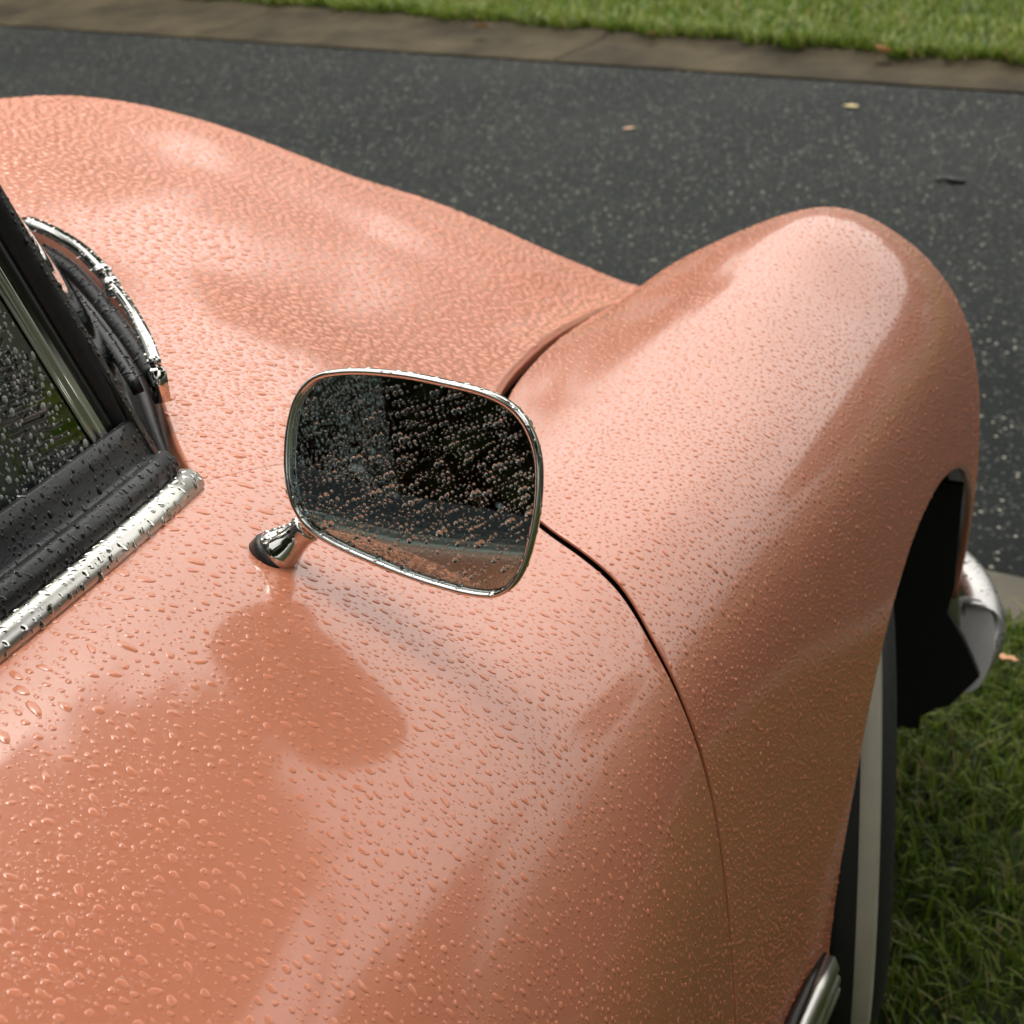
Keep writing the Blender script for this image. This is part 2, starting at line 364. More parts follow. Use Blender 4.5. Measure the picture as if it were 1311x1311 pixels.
# --- dark inner shell behind the gaps, and floor
def strip_mesh(name, rows, mat_, smooth=True):
    V = [v for r in rows for v in r]; m = len(rows[0]); Fq = [(i * m + k, i * m + k + 1, (i + 1) * m + k + 1, (i + 1) * m + k) for i in range(len(rows) - 1) for k in range(m - 1)]
    return own(mesh_obj(name, V, Fq, mat_, None, smooth))
tt = np.linspace(0, 7.9, 40); ss = np.linspace(.98, 1.34, 12)
tg, sg = np.meshgrid(tt, ss); P = S(sg, tg) - frame(sg, tg)[0] * .022
strip_mesh('inner_pillar', [list(map(tuple, r)) for r in P], M_LINER)
ss = np.linspace(1.2, 2.4, 40); rows = []
for k in np.linspace(-.35, .5, 8):
    P = S(ss, tb(ss) + k) - frame(ss, tb(ss) + k)[0] * .034; rows.append(list(map(tuple, P)))
strip_mesh('bonnet_channel', rows, M_LINER)
fl = [(-2.2, .34), (1.36, .30), (1.36, CY * 2 - .30), (-2.2, CY * 2 - .34)]
own(mesh_obj('underbody', [(x, y, .27) for x, y in fl] + [(x, y, .31) for x, y in fl], [(3, 2, 1, 0), (4, 5, 6, 7), (0, 1, 5, 4), (1, 2, 6, 5), (2, 3, 7, 6), (3, 0, 4, 7)], M_LINER, None, False))

# --- wheel well: arch liner, inner wall, front valance
rows = []
for a in np.linspace(-.05, math.pi + .05, 40):
    x = ARC_X - (ARC_R + .012) * math.cos(a); z = ARC_Z0 - .02 + (ARC_H + .035) * max(math.sin(a), -.1)
    yo = float(np.interp(x, [1.39, 1.8, 2.10, 2.2], [.245, .222, .206, .215]))
    rows.append([(x, yo, z), (x, .38, z), (x, .62, z)])
strip_mesh('wheel_arch_liner', rows, M_LINER)
own(mesh_obj('inner_wing', [(1.3, .60, .22), (2.4, .60, .22), (2.4, .60, .80), (1.3, .60, .80)], [(0, 1, 2, 3)], M_LINER, None, False))
fv = []
for k in range(9):
    y = .23 + (CY * 2 - .46) * k / 8; b_ = math.sin(math.pi * k / 8)
    fv.append([(2.09, y, .36), (2.10, y, .17), (2.16 + .16 * b_, y, .20), (2.40 + .08 * b_, y + (.12 - .24 * k / 8), .42)])
strip_mesh('front_valance', fv, M_LINER, False)
shp = [(.255, .193), (.203, .236), (.185, .243), (.146, .300), (.158, .328), (.170, .354), (.184, .378), (.197, .398), (.190, .44), (.188, .60), (.60, .62), (.60, .15), (.33, .165)]
own(mesh_obj('splash_shield', [(2.062, y, z) for y, z in shp] + [(2.074, y, z) for y, z in shp], [tuple(range(13)), tuple(range(13, 26))[::-1]] + [(k, (k + 1) % 13, 13 + (k + 1) % 13, 13 + k) for k in range(13)], M_LINER, None, False))
# --- front wheel
def wheel(loc, steer, flip=1):
    w_ = empty('wheel', loc); w_.rotation_euler = (0, 0, math.radians(steer)); own(w_)
    R = .326
    tp = [(.185, .075), (.195, .088), (.22, .104), (.245, .110), (.262, .109), (.280, .103), (.292, .096), (.302, .088), (.312, .077), (.320, .065), (R, .050), (R, .034), (.3205, .032), (.3205, .026), (R, .024), (R, .004), (.3205, .002), (.3205, -.004), (R, -.006), (R, -.024), (.3205, -.026), (.3205, -.032), (R, -.034), (R, -.05), (.31, -.078), (.26, -.10), (.19, -.08)]
    V, Fc = lathe([(r_, -a * flip) for r_, a in tp], 96); mesh_obj('tyre', V, Fc, M_TYRE, w_)
    V, Fc = lathe([(.3000, -.0880 * flip), (.3008, -.0906 * flip), (.306, -.0855 * flip), (.312, -.0788 * flip), (.3185, -.0690 * flip), (.3188, -.0660 * flip)], 96); mesh_obj('whitewall', V, Fc, M_WHITEWALL, w_)
    V, Fc = lathe([(.0, .02), (.14, .02), (.165, .045), (.182, .074), (.190, .080), (.196, .080), (.199, .070), (.190, .04), (.185, -.07)][::1] if flip > 0 else [(0, -.02), (.19, -.07)], 72)
    V = [(x, -y * flip, z) for x, y, z in V]; mesh_obj('rim', V, Fc, M_RIM, w_)
    V, Fc = lathe([(.0, -.082 * flip), (.05, -.080 * flip), (.09, -.070 * flip), (.118, -.050 * flip), (.125, -.03 * flip), (.125, -.02 * flip)], 60); mesh_obj('hubcap', V, Fc, M_CHROME, w_)
    return w_
M_RIM = simple('wheel_rim_paint', (.17, .18, .19), .35, noise=.1, coat=.5)
wheel((1.725, .336, .306), 11)
wheel((1.725, CY * 2 - .336, .306), 11, -1)
for yy, fl_ in ((.43, 1), (CY * 2 - .43, -1)): wheel((-1.05, yy, .326), 0, fl_)

# --- bumper
M_BUMPER = simple('weathered_chrome', (.50, .49, .48), .34, .85, noise=.3, nscale=120)
half = [(2.095, .154, .316), (2.14, .143, .316), (2.21, .153, .318), (2.30, .20, .328), (2.42, .31, .325), (2.55, .52, .335), (2.64, .85, .34), (2.68, 1.5, .345)]
bp_ = subdiv(half + [(x, 2 * CY - y, z) for x, y, z in half[-2::-1]], 6)
prof = [(-.040, .046), (-.024, .050), (-.008, .050), (.004, .046), (.014, .036), (.020, .022), (.0225, .006), (.021, -.010), (.016, -.026), (.008, -.040), (-.004, -.048), (-.020, -.050), (-.036, -.046), (-.033, -.02), (-.032, .02)]
V, Fc = sweep(bp_, prof); mP = len(prof)
for i in range(7):
    for k in range(mP): V[i * mP + k].x += (V[i * mP + k].z - bp_[i].z) * 1.0 * (1 - i / 7) + .02 * (1 - i / 7)
Vc = [v + Vector((-.0035, 0, .002)) for v in V[:mP]]
own(mesh_obj('bumper_end', Vc + [v + Vector((.003, 0, 0)) for v in Vc], [tuple(range(mP)), tuple(range(mP, 2 * mP))[::-1]] + [(k, (k + 1) % mP, mP + (k + 1) % mP, mP + k) for k in range(mP)], simple('sky_grey_end', (.72, .71, .69), .40, .0, noise=.08, nscale=80), None, False))  # pale non-metal grey imitates sky reflected in the bumper's end face
own(mesh_obj('front_bumper', V, Fc, M_BUMPER))
# --- chrome sill moulding with ribs, and the painted ridge above it
xs = np.linspace(-.7, 1.372, 40)
yo = np.interp(xs, [-.7, .9, 1.25, 1.372], [.262, .258, .245, .233])
prof = [(-.002, .034), (.010, .034), (.014, .026), (.016, .018), (.011, .013), (.017, .008), (.018, .001), (.012, -.004), (.018, -.009), (.017, -.018), (.011, -.022), (.014, -.030), (.008, -.036), (-.002, -.036)]
V, Fc = sweep([(x, y, .318) for x, y in zip(xs, yo)], prof, ups=(0, 0, 1)); own(mesh_obj('sill_moulding', V, Fc, M_SATIN))
V, Fc = tube([(x, y - .001, .369 - (.006 if k == 39 else 0)) for k, (x, y) in enumerate(zip(xs - .012, yo))], [.010] * 36 + [.009, .0075, .005, .002], 10); own(mesh_obj('sill_ridge', V, Fc, M_PAINT))

# --- headlamps
for yy in (.42, CY * 2 - .42):
    V, Fc = lathe([(.0, .03), (.05, .026), (.08, .012), (.085, .0)], 40); V = [(b + 2.475, a + yy, c + .57) for a, b, c in V]; l_ = own(mesh_obj('headlamp', V, Fc, M_LENS))
    V, Fc = lathe([(.084, -.02), (.086, .006), (.094, .010), (.100, .002), (.100, -.05)], 40); V = [(b + 2.475, a + yy, c + .57) for a, b, c in V]
    rm = mesh_obj('headlamp_rim', V, Fc, M_CHROME); rm.parent = l_; rm.matrix_parent_inverse = l_.matrix_parent_inverse.copy(); rm.matrix_parent_inverse = Matrix.Identity(4)

# ------------------------------------------------------------------ greenhouse
def bpt(x): return S(np.array([x]), np.array([8.0]))[0]
# rubber window seal and chrome strip on the belt line of the door
xs = np.linspace(-.75, .925, 40); belt = [Vector(bpt(x)) + Vector((0, .006, .007)) for x in xs]
prof = [(-.002, -.004), (.0, .006), (.005, .0105), (.010, .0115), (.015, .0095), (.0185, .004), (.019, -.003), (.015, -.006)]
V, Fc = sweep([p + Vector((0, .004, .0)) for p in belt], [(a * 1.15 - .004, b * .75) for a, b in prof], ups=(0, -.55, 1)); own(mesh_obj('belt_moulding', V, Fc, M_SATIN))
prof = [(.0, -.006), (.004, .006), (-.001, .013), (-.008, .016), (-.014, .014), (-.0165, .010), (-.020, .012), (-.030, .026), (-.037, .034), (-.041, .034), (-.040, .026), (-.030, .0), (-.022, -.010)]
V, Fc = sweep([p + Vector((0, .008, .004)) for p in belt[:-1]] + [belt[-1] + Vector((-.006, .008, .004))], prof, ups=(0, -.35, 1)); own(mesh_obj('window_seal', V, Fc, M_RUBBER))
# door glass, leaning in towards the roof
def glass_y(z): return .662 + (z - 1.10) * .27
def slab(name, P, thick, mat_, parent_fn=own):
    """closed pane from a grid of points (rows x cols)"""
    P = np.asarray(P, float); R, Cn = P.shape[:2]
    du = np.gradient(P, axis=1); dv = np.gradient(P, axis=0); n = np.cross(du, dv); n /= np.linalg.norm(n, axis=2, keepdims=True)
    A = P + n * thick / 2; B = P - n * thick / 2; V = np.concatenate([A.reshape(-1, 3), B.reshape(-1, 3)]); o = R * Cn; Fc = []
    ix = lambda i, j: i * Cn + j
    for i in range(R - 1):
        for j in range(Cn - 1):
            Fc.append((ix(i, j), ix(i, j + 1), ix(i + 1, j + 1), ix(i + 1, j))); Fc.append((o + ix(i + 1, j), o + ix(i + 1, j + 1), o + ix(i, j + 1), o + ix(i, j)))
    for j in range(Cn - 1):
        Fc.append((ix(0, j), o + ix(0, j), o + ix(0, j + 1), ix(0, j + 1))); Fc.append((ix(R - 1, j + 1), o + ix(R - 1, j + 1), o + ix(R - 1, j), ix(R - 1, j)))
    for i in range(R - 1):
        Fc.append((ix(i + 1, 0), o + ix(i + 1, 0), o + ix(i, 0), ix(i, 0))); Fc.append((ix(i, Cn - 1), o + ix(i, Cn - 1), o + ix(i + 1, Cn - 1), ix(i + 1, Cn - 1)))
    return parent_fn(mesh_obj(name, V, Fc, mat_))
PB = Vector((.930, .668, 1.085)); PT = Vector((.838, .775, 1.49)); PD = PT - PB          # windscreen pillar
def pil(z): return PB + PD * ((z - PB.z) / PD.z)
rows = []
for z in np.linspace(1.085, 1.49, 12):
    x1 = pil(z).x - .062; rows.append([(x, glass_y(z), z) for x in np.linspace(-.75, x1, 14)])
door_glass = slab('door_glass', rows, .004, M_GLASS)
V, Fc = [], []
# pillar: black windscreen rubber, black pillar skin, chrome window channel, black run seal
def along(dx, dy, z0=1.075, z1=1.49, n=10): return [pil(z) + Vector((dx, dy, 0)) for z in np.linspace(z0, z1, n)]
up_ = (0, -1, .26)
V, Fc = sweep(along(-.004, .006), [(-.014, -.012), (-.016, .0), (-.011, .010), (-.003, .014), (.005, .012), (.010, .004), (.008, -.012)], ups=up_); own(mesh_obj('pillar_seal', V, Fc, M_RUBBER))
V, Fc = sweep(along(-.024, .006), [(-.012, -.01), (-.012, .004), (0, .007), (.012, .004), (.012, -.01)], ups=up_); own(mesh_obj('pillar', V, Fc, M_BLACK))
V, Fc = sweep(along(-.043, .002), [(-.010, -.006), (-.010, .005), (-.0075, .0085), (-.005, .005), (-.0035, .003), (-.001, .006), (.0015, .0085), (.004, .006), (.0055, .003), (.008, .007), (.010, .004), (.010, -.006)], ups=up_); own(mesh_obj('window_channel', V, Fc, M_CHROME))
V, Fc = sweep(along(-.060, .004), [(-.011, -.006), (-.009, .003), (-.002, .006), (.006, .004), (.007, -.006)], ups=up_); own(mesh_obj('glass_run_seal', V, Fc, M_RUBBER))
# windscreen with its rubber
tw = np.concatenate([np.linspace(8.1, 9, 16), np.linspace(9, 11, 16)[1:]])
base = [Vector(S(np.array([float(slow(t)) - .024 - .02 * min(1, t - 8.1)]), np.array([t]))[0]) - Vector((0, 0, .030)) for t in tw]
base += [Vector((p.x, 2 * CY - p.y, p.z)) for p in base[-2::-1]]
fy = [abs(p.y - CY) / (CY - base[0].y) for p in base]
top = [Vector((PT.x + .13 * (1 - f * f), CY + (p.y - CY) * (CY - PT.y) / (CY - base[0].y), 1.49 + .03 * (1 - f * f))) for p, f in zip(base, fy)]
rows = []
for q in np.linspace(0, 1, 10): rows.append([tuple(b.lerp(t, q) + Vector((.05 * math.sin(math.pi * q), 0, 0)) * (1 - f ** 4)) for b, t, f in zip(base, top, fy)])
slab('windscreen', rows, .005, M_GLASS)
V, Fc = tube([p + Vector((.004, 0, .002)) for p in base], .009, 8); own(mesh_obj('windscreen_seal', V, Fc, M_RUBBER))
# roof with headlining colour below, quarter panel, drip rail
rows = []
for x in np.linspace(-2.0, 1.0, 40):
    row = []
    for q in np.linspace(-1, 1, 31):
        f = abs(q); hx = PT.x + .13 * (1 - f * f) + .02; xx = min(x, hx)
        drop = max(0, -(x + .5)) ** 2 * .24
        wy = (CY - .765) * (1 - .10 * max(0, -(x + .6)) ** 2)
        row.append((xx, CY + q * wy, 1.505 + .085 * (1 - f ** 2.4) * min(1, (hx - xx) / .5 + .2) - drop))
    rows.append(row)
slab('roof', rows, .02, M_PAINT)
for sgn in (1, -1):
    def my(p): return Vector((p[0], p[1] if sgn > 0 else 2 * CY - p[1], p[2]))
    V, Fc = sweep([my((x, .758 + .002 * k, 1.503 - max(0, -(x + .5)) ** 2 * .24)) for k, x in enumerate(np.linspace(.85, -1.3, 16))], [(-.008, -.01), (-.008, .008), (.0, .011), (.008, .008), (.008, -.01)]); own(mesh_obj('drip_rail', V, Fc, M_CHROME))
    rows = []
    for q in np.linspace(0, 1, 8):
        row = []
        for x in np.linspace(-2.0, -.755, 12):
            b = S(np.array([x]), np.array([8.0]))[0]; tz = 1.50 - max(0, -(x + .5)) ** 2 * .24; tz = max(tz, b[2] + .02)
            row.append(tuple(my((x, b[1] + (0.775 - b[1]) * q, b[2] + (tz - b[2]) * q))))
        rows.append(row)
    slab('quarter_pillar', rows, .02, M_PAINT)
rows = [[(x, 2 * CY - glass_y(z), z) for x in np.linspace(-.75, pil(z).x - .01, 10)] for z in np.linspace(1.085, 1.49, 8)]
slab('door_glass', rows, .004, M_GLASS)
V, Fc = sweep([Vector((p.x, 2 * CY - p.y, p.z)) for p in along(-.02, .006)], [(-.02, -.012), (-.02, .01), (.02, .01), (.02, -.012)], ups=(0, 1, .26)); own(mesh_obj('pillar', V, Fc, M_BLACK))
# interior: dashboard, steering wheel, door lining, seats, floor
def rbox(name, c, d, mat_, bev=.02):
    bm = bmesh.new(); bmesh.ops.create_cube(bm, size=1); bmesh.ops.scale(bm, vec=d, verts=bm.verts); bmesh.ops.translate(bm, vec=c, verts=bm.verts)
    bmesh.ops.bevel(bm, geom=bm.edges[:], offset=bev, segments=3, affect='EDGES', profile=.6)
    me = bpy.data.meshes.new(name); bm.to_mesh(me); bm.free(); me.materials.append(mat_); me.polygons.foreach_set('use_smooth', [True] * len(me.polygons))
    return own(link(bpy.data.objects.new(name, me)))
rbox('dashboard', (.80, CY, .93), (.24, 1.52, .22), M_TRIM_DARK, .05)
rbox('seat_cushion', (-.05, 1.10, .50), (.55, .60, .22), M_SEAT, .08); rbox('seat_cushion', (-.05, 1.90, .50), (.55, .60, .22), M_SEAT, .08)
rbox('seat_back', (-.40, 1.10, .80), (.18, .58, .62), M_SEAT, .08); rbox('seat_back', (-.40, 1.90, .80), (.18, .58, .62), M_SEAT, .08)
rbox('rear_seat', (-1.10, CY, .70), (.3, 1.5, .62), M_SEAT, .08)
rbox('door_lining', (.05, .62, .72), (1.5, .03, .66), M_TRIM_DARK, .012)
rbox('cabin_floor', (-.3, CY, .34), (2.2, 2.0, .04), M_TRIM_DARK, .01)
rbox('bulkhead', (.98, CY, .72), (.03, 1.9, .62), M_LINER, .01)
sw = empty('steering_wheel', (.46, 1.08, 1.00)); sw.rotation_euler = (0, math.radians(-62), 0); own(sw)
V, Fc = tube([(.20 * math.cos(a), .20 * math.sin(a), 0) for a in np.linspace(0, 2 * math.pi, 41)], .011, 10, False); mesh_obj('wheel_rim', V, Fc, simple('ivory_plastic', (.30, .27, .22), .3), sw)
for a in (90, 210, 330):
    V, Fc = tube([(.03 * math.cos(math.radians(a)), .03 * math.sin(math.radians(a)), -.02), (.198 * math.cos(math.radians(a)), .198 * math.sin(math.radians(a)), 0)], .007, 8); mesh_obj('spoke', V, Fc, M_CHROME, sw)
V, Fc = tube([(0, 0, .0), (0, 0, -.35)], .028, 14); mesh_obj('steering_column', V, Fc, M_BLACK, sw)

# --- wiper parked along the foot of the windscreen
wip = empty('wiper', (1.1, .80, 1.14)); own(wip); bpy.context.view_layer.update()
def sub(o, parent):                      # keep world coordinates under a placed empty
    o.parent = parent; o.matrix_parent_inverse = parent.matrix_world.inverted(); return o
bow = subdiv([(1.301, 1.044, 1.150), (1.265, .986, 1.152), (1.215, .920, 1.154), (1.158, .856, 1.154)], 6)
V, Fc = sweep(bow, [(-.0065, -.004), (-.0065, .003), (-.003, .005), (.003, .005), (.0065, .003), (.0065, -.004)], ups=(0, 0, 1)); sub(mesh_obj('wiper_arm', V, Fc, M_CHROME), wip)
bow2 = subdiv([(1.165, .864, 1.149), (1.105, .802, 1.150), (1.04, .741, 1.147), (1.006, .711, 1.138)], 6)
V, Fc = sweep(bow2, [(-.0045, -.003), (-.0045, .003), (.0, .0045), (.0045, .003), (.0045, -.003)], ups=(0, 0, 1)); sub(mesh_obj('blade_bridge', V, Fc, M_CHROME), wip)
bl = subdiv([(1.275, 1.010, 1.128), (1.225, .943, 1.130), (1.165, .877, 1.131), (1.100, .809, 1.131), (1.045, .753, 1.130), (1.004, .713, 1.128)], 6)
for dx, dz, rr in ((0, 0, (.0065, .0075)), (-.014, -.004, (.0045, .006)), (-.026, -.007, (.003, .005))):
    V, Fc = sweep([p + Vector((dx, dx * -.6, dz)) for p in bl], [(-rr[0], -rr[1]), (-rr[0], rr[1] * .6), (-rr[0] * .4, rr[1]), (rr[0] * .4, rr[1]), (rr[0], rr[1] * .6), (rr[0], -rr[1])], ups=(-.3, 0, 1)); sub(mesh_obj('wiper_blade', V, Fc, M_RUBBER), wip)
for p_, hh in ((Vector((1.006, .712, 1.128)), .020), (Vector((1.140, .838, 1.149)), .007)):
    V, Fc = sweep([p_ + Vector((.012, .011, 0)), p_ - Vector((.006, .006, 0))], [(-.0065, -hh), (-.0065, .005), (-.004, .0075), (.004, .0075), (.0065, .005), (.0065, -hh)], ups=(0, 0, 1)); sub(mesh_obj('blade_clip', V, Fc, M_CHROME), wip)

# --- door mirror
MN = Vector((-.9646, -.0506, .2588)).normalized(); MR = Vector((0, 0, 1)).cross(MN).normalized(); MU = MN.cross(MR); MC = Vector((.893, .440, 1.117))
OUT = [(-.0974,.0143),(-.0949,.0363),(-.0883,.0558),(-.0754,.0695),(-.058,.0749),(-.0351,.0768),(-.0068,.0759),(.0211,.0725),(.0458,.0684),(.065,.0614),(.0788,.0489),(.0874,.0298),(.0897,.008),(.0877,-.0185),(.0814,-.0469),(.0726,-.064),(.0584,-.0732),(.0404,-.074),(.0178,-.0709),(-.0052,-.0661),(-.0285,-.0597),(-.0578,-.0503),(-.078,-.0406),(-.0905,-.0266),(-.0964,-.0077)]
o3 = [Vector((a, b, 0)) for a, b in OUT]; o3 = subdiv(o3[-2:] + o3 + o3[:2], 4)[8:8 + 4 * len(OUT)]
outl = [(p.x, p.y) for p in o3]; nO = len(outl)
def ml(a, b, c): return MC + MR * a + MU * b + MN * c
def inset(k): 
    res = []
    for i in range(nO):
        p, q = Vector(outl[i - 1]), Vector(outl[(i + 1) % nO]); d = (q - p).normalized(); nn = Vector((-d.y, d.x)); c = Vector(outl[i])
        if nn.dot(c) < 0: nn = -nn
        res.append(c - nn * k)
    return res
mir = empty('door_mirror', tuple(MC)); own(mir); bpy.context.view_layer.update()
rings = [(.0045, -.004), (.0045, .0), (.0036, .0014), (.0022, .0019), (.0008, .0013), (0, -.001), (.0, -.006), (.0025, -.014), (.010, -.024), (.024, -.034), (.045, -.041), (.060, -.043)]
V, Fc = [], []
for k, dpt in rings:
    for p in inset(k) if k < .05 else [Vector(q) * (.25 if k > .05 else 1) for q in outl]: V.append(ml(p.x, p.y, dpt))
for i in range(len(rings) - 1):
    for j in range(nO): Fc.append((i * nO + j, i * nO + (j + 1) % nO, (i + 1) * nO + (j + 1) % nO, (i + 1) * nO + j))
Fc.append(tuple((len(rings) - 1) * nO + j for j in range(nO)))
sub(mesh_obj('mirror_case', V, Fc, M_CHROME), mir)
gin = inset(.0047)
V = [ml(p.x, p.y, -.0022) for p in gin] + [ml(p.x, p.y, .0004) for p in gin]
Fc = [tuple(range(nO))[::-1], tuple(range(nO, 2 * nO))] + [(j, (j + 1) % nO, nO + (j + 1) % nO, nO + j) for j in range(nO)]
M_MGLASS = glass_mat('mirror_front_glass', (1, 1, 1))
sub(mesh_obj('mirror_glass', V, Fc, M_MGLASS, None, False), mir)
V = [ml(p.x, p.y, -.0026) for p in gin]; sub(mesh_obj('mirror_silvering', V, [tuple(range(nO))], M_MIRROR, None, False), mir)
V = [ml(p.x, p.y, -.0040) for p in inset(.004)]; sub(mesh_obj('mirror_backing', V, [tuple(range(nO))], M_BLACK, None, False), mir)
# stem: flared foot on the door, arm to the back of the case
SB = Vector((.888, .552, 1.052)); SE = ml(-.062, -.020, -.030); ax = (Vector((.905, .505, 1.092)) - SB).normalized()
q = ax.to_track_quat('Y', 'Z')
def foot(prof, name, m_):
    V, Fc = lathe(prof, 40); V = [SB + q @ Vector(v) for v in V]; return sub(mesh_obj(name, V, Fc, m_), mir)
foot([(.0, -.012), (.0180, -.010), (.0188, -.002), (.0180, .0012), (.016, .0012)], 'foot_gasket', M_RUBBER)
foot([(.0168, .000), (.0172, .003), (.0160, .007), (.0136, .013), (.0118, .020), (.0110, .026), (.0116, .029), (.0112, .032), (.009, .033), (0, .033)], 'mirror_foot', M_CHROME)
V, Fc = tube(subdiv([SB + ax * .030, SB + ax * .050, SE + MN * -.012, SE + MR * .03], 6), .0085, 14); sub(mesh_obj('mirror_arm', V, Fc, M_CHROME), mir)

# ------------------------------------------------------------------ raindrops
def dome(seg, rings, irr, seed):
    """unit drop: triangles; x = downhill, y = across, z = up"""
    r_ = np.random.default_rng(seed); ph = r_.uniform(0, 6.28, 3); V = []; Fc = []
    for i, (rr, hh) in enumerate(rings):
        for k in range(seg):
            a = 2 * math.pi * k / seg; f = 1 + irr * (.6 * math.sin(2 * a + ph[0]) + .5 * math.sin(3 * a + ph[1]) + .25 * math.sin(5 * a + ph[2]))
            V.append((rr * f * math.cos(a) + .18 * hh * 2, rr * f * math.sin(a), hh))
    V.append((.14, 0, rings[-1][1] + rings[-1][0] * .16)); m = len(V) - 1
    for i in range(len(rings) - 1):
        for k in range(seg):
            a, b = i * seg + k, i * seg + (k + 1) % seg; c, d = b + seg, a + seg; Fc += [(a, b, c), (a, c, d)]
    for k in range(seg): Fc.append(((len(rings) - 1) * seg + k, (len(rings) - 1) * seg + (k + 1) % seg, m))
    return np.array(V), np.array(Fc)
SMALL = [dome(8, [(1, -.03), (.82, .26), (.44, .43)], .17, k) for k in range(10)]
BIG = [dome(12, [(1, -.03), (.93, .15), (.76, .30), (.48, .42), (.2, .47)], .17, k + 20) for k in range(8)]
GRAV = np.array([0, 0, -1.0])
def build_drops(name, P, N, R, EL, mat_, tmpl, hscale=1.0, along=None, side=0.0):
    """one mesh of many drops; EL = elongation along the downhill direction"""
    n = len(P)
    if n == 0: return None
    g = GRAV[None] - N * (N @ GRAV)[:, None] if along is None else along - N * (along * N).sum(1, keepdims=True)
    ln = np.linalg.norm(g, axis=1, keepdims=True); g = np.where(ln > .05, g / np.maximum(ln, 1e-6), np.cross(N, [0, 1, 0]))
    g = g / np.linalg.norm(g, axis=1, keepdims=True)
    an = rng.normal(0, .25, n); b = np.cross(N, g); X = g * np.cos(an)[:, None] + b * np.sin(an)[:, None]; Y = np.cross(N, X)
    which = rng.integers(0, len(tmpl), n); VV, FF = [], []; off = 0
    hs_ = rng.uniform(.8, 1.15, n) * hscale * (1 + side * np.clip(1 - N[:, 2] / .7, 0, 1))
    for k, (tv, tf) in enumerate(tmpl):
        ii = np.where(which == k)[0]
        if len(ii) == 0: continue
        v = (P[ii, None] + X[ii, None] * (tv[None, :, :1] * (R * EL)[ii, None, None]) + Y[ii, None] * (tv[None, :, 1:2] * R[ii, None, None]) + N[ii, None] * (tv[None, :, 2:3] * (R * hs_)[ii, None, None]))
        VV.append(v.reshape(-1, 3)); FF.append((tf[None] + (np.arange(len(ii)) * len(tv))[:, None, None] + off).reshape(-1, 3)); off += v.shape[0] * v.shape[1]
    me = np_mesh(name, np.concatenate(VV), np.concatenate(FF), mat_)
    o = link(bpy.data.objects.new(name, me)); o['kind'] = 'stuff'; return o
camv = np.array(CAM); cr, cu, cf = np.array(rgt), np.array(upv), np.array(fwd)
def in_view(P, N, m=.45):
    v = P - camv; z = v @ cf; zz = np.maximum(z, .1)
    return (z > .2) & (np.abs(v @ cr / zz) < .3156 * (1 + m)) & (np.abs(v @ cu / zz) < .3156 * (1 + m)) & ((N * -v).sum(1) > -.15 * np.linalg.norm(v, axis=1))
def sample(G, n, lf=None):
    s, t = G; P = S(s, t); A = np.linalg.norm(np.cross(P[1:, :-1] - P[:-1, :-1], P[:-1, 1:] - P[:-1, :-1]), axis=2).ravel()
    c = rng.choice(len(A), n, p=A / A.sum()); i, j = np.divmod(c, s.shape[1] - 1); a, b = rng.random(n), rng.random(n)
    f = lambda g: g[i, j] * (1 - a) * (1 - b) + g[i + 1, j] * a * (1 - b) + g[i, j + 1] * (1 - a) * b + g[i + 1, j + 1] * a * b
    ss, tt = f(s), f(t); n_ = frame(ss, tt)[0]; P_ = S(ss, tt)
    if lf is not None: P_ = P_ + n_ * lf(ss, tt)[:, None]
    return P_, n_, ss, tt
def dart(P, R, fac, cell):
    """keep drops that do not overlap, largest first"""
    order = np.argsort(-R); grid = {}; keep = []; Pl = P.tolist(); Rl = R.tolist()
    for i in order.tolist():
        x, y, z = Pl[i]; r = Rl[i]; cx, cy_, cz = int(x // cell), int(y // cell), int(z // cell); ok = True
        for ax_ in (cx - 1, cx, cx + 1):
            for ay in (cy_ - 1, cy_, cy_ + 1):
                for az in (cz - 1, cz, cz + 1):
                    for j in grid.get((ax_, ay, az), ()):
                        q_ = Pl[j]; d = (r + Rl[j]) * fac
                        if (q_[0] - x) ** 2 + (q_[1] - y) ** 2 + (q_[2] - z) ** 2 < d * d: ok = False; break
                    if not ok: break
                if not ok: break
            if not ok: break
        if ok: keep.append(i); grid.setdefault((cx, cy_, cz), []).append(i)
    return np.array(keep, int)
def own2(o, parent): o.parent = parent; o.matrix_parent_inverse = parent.matrix_world.inverted(); return o
bpy.context.view_layer.update()
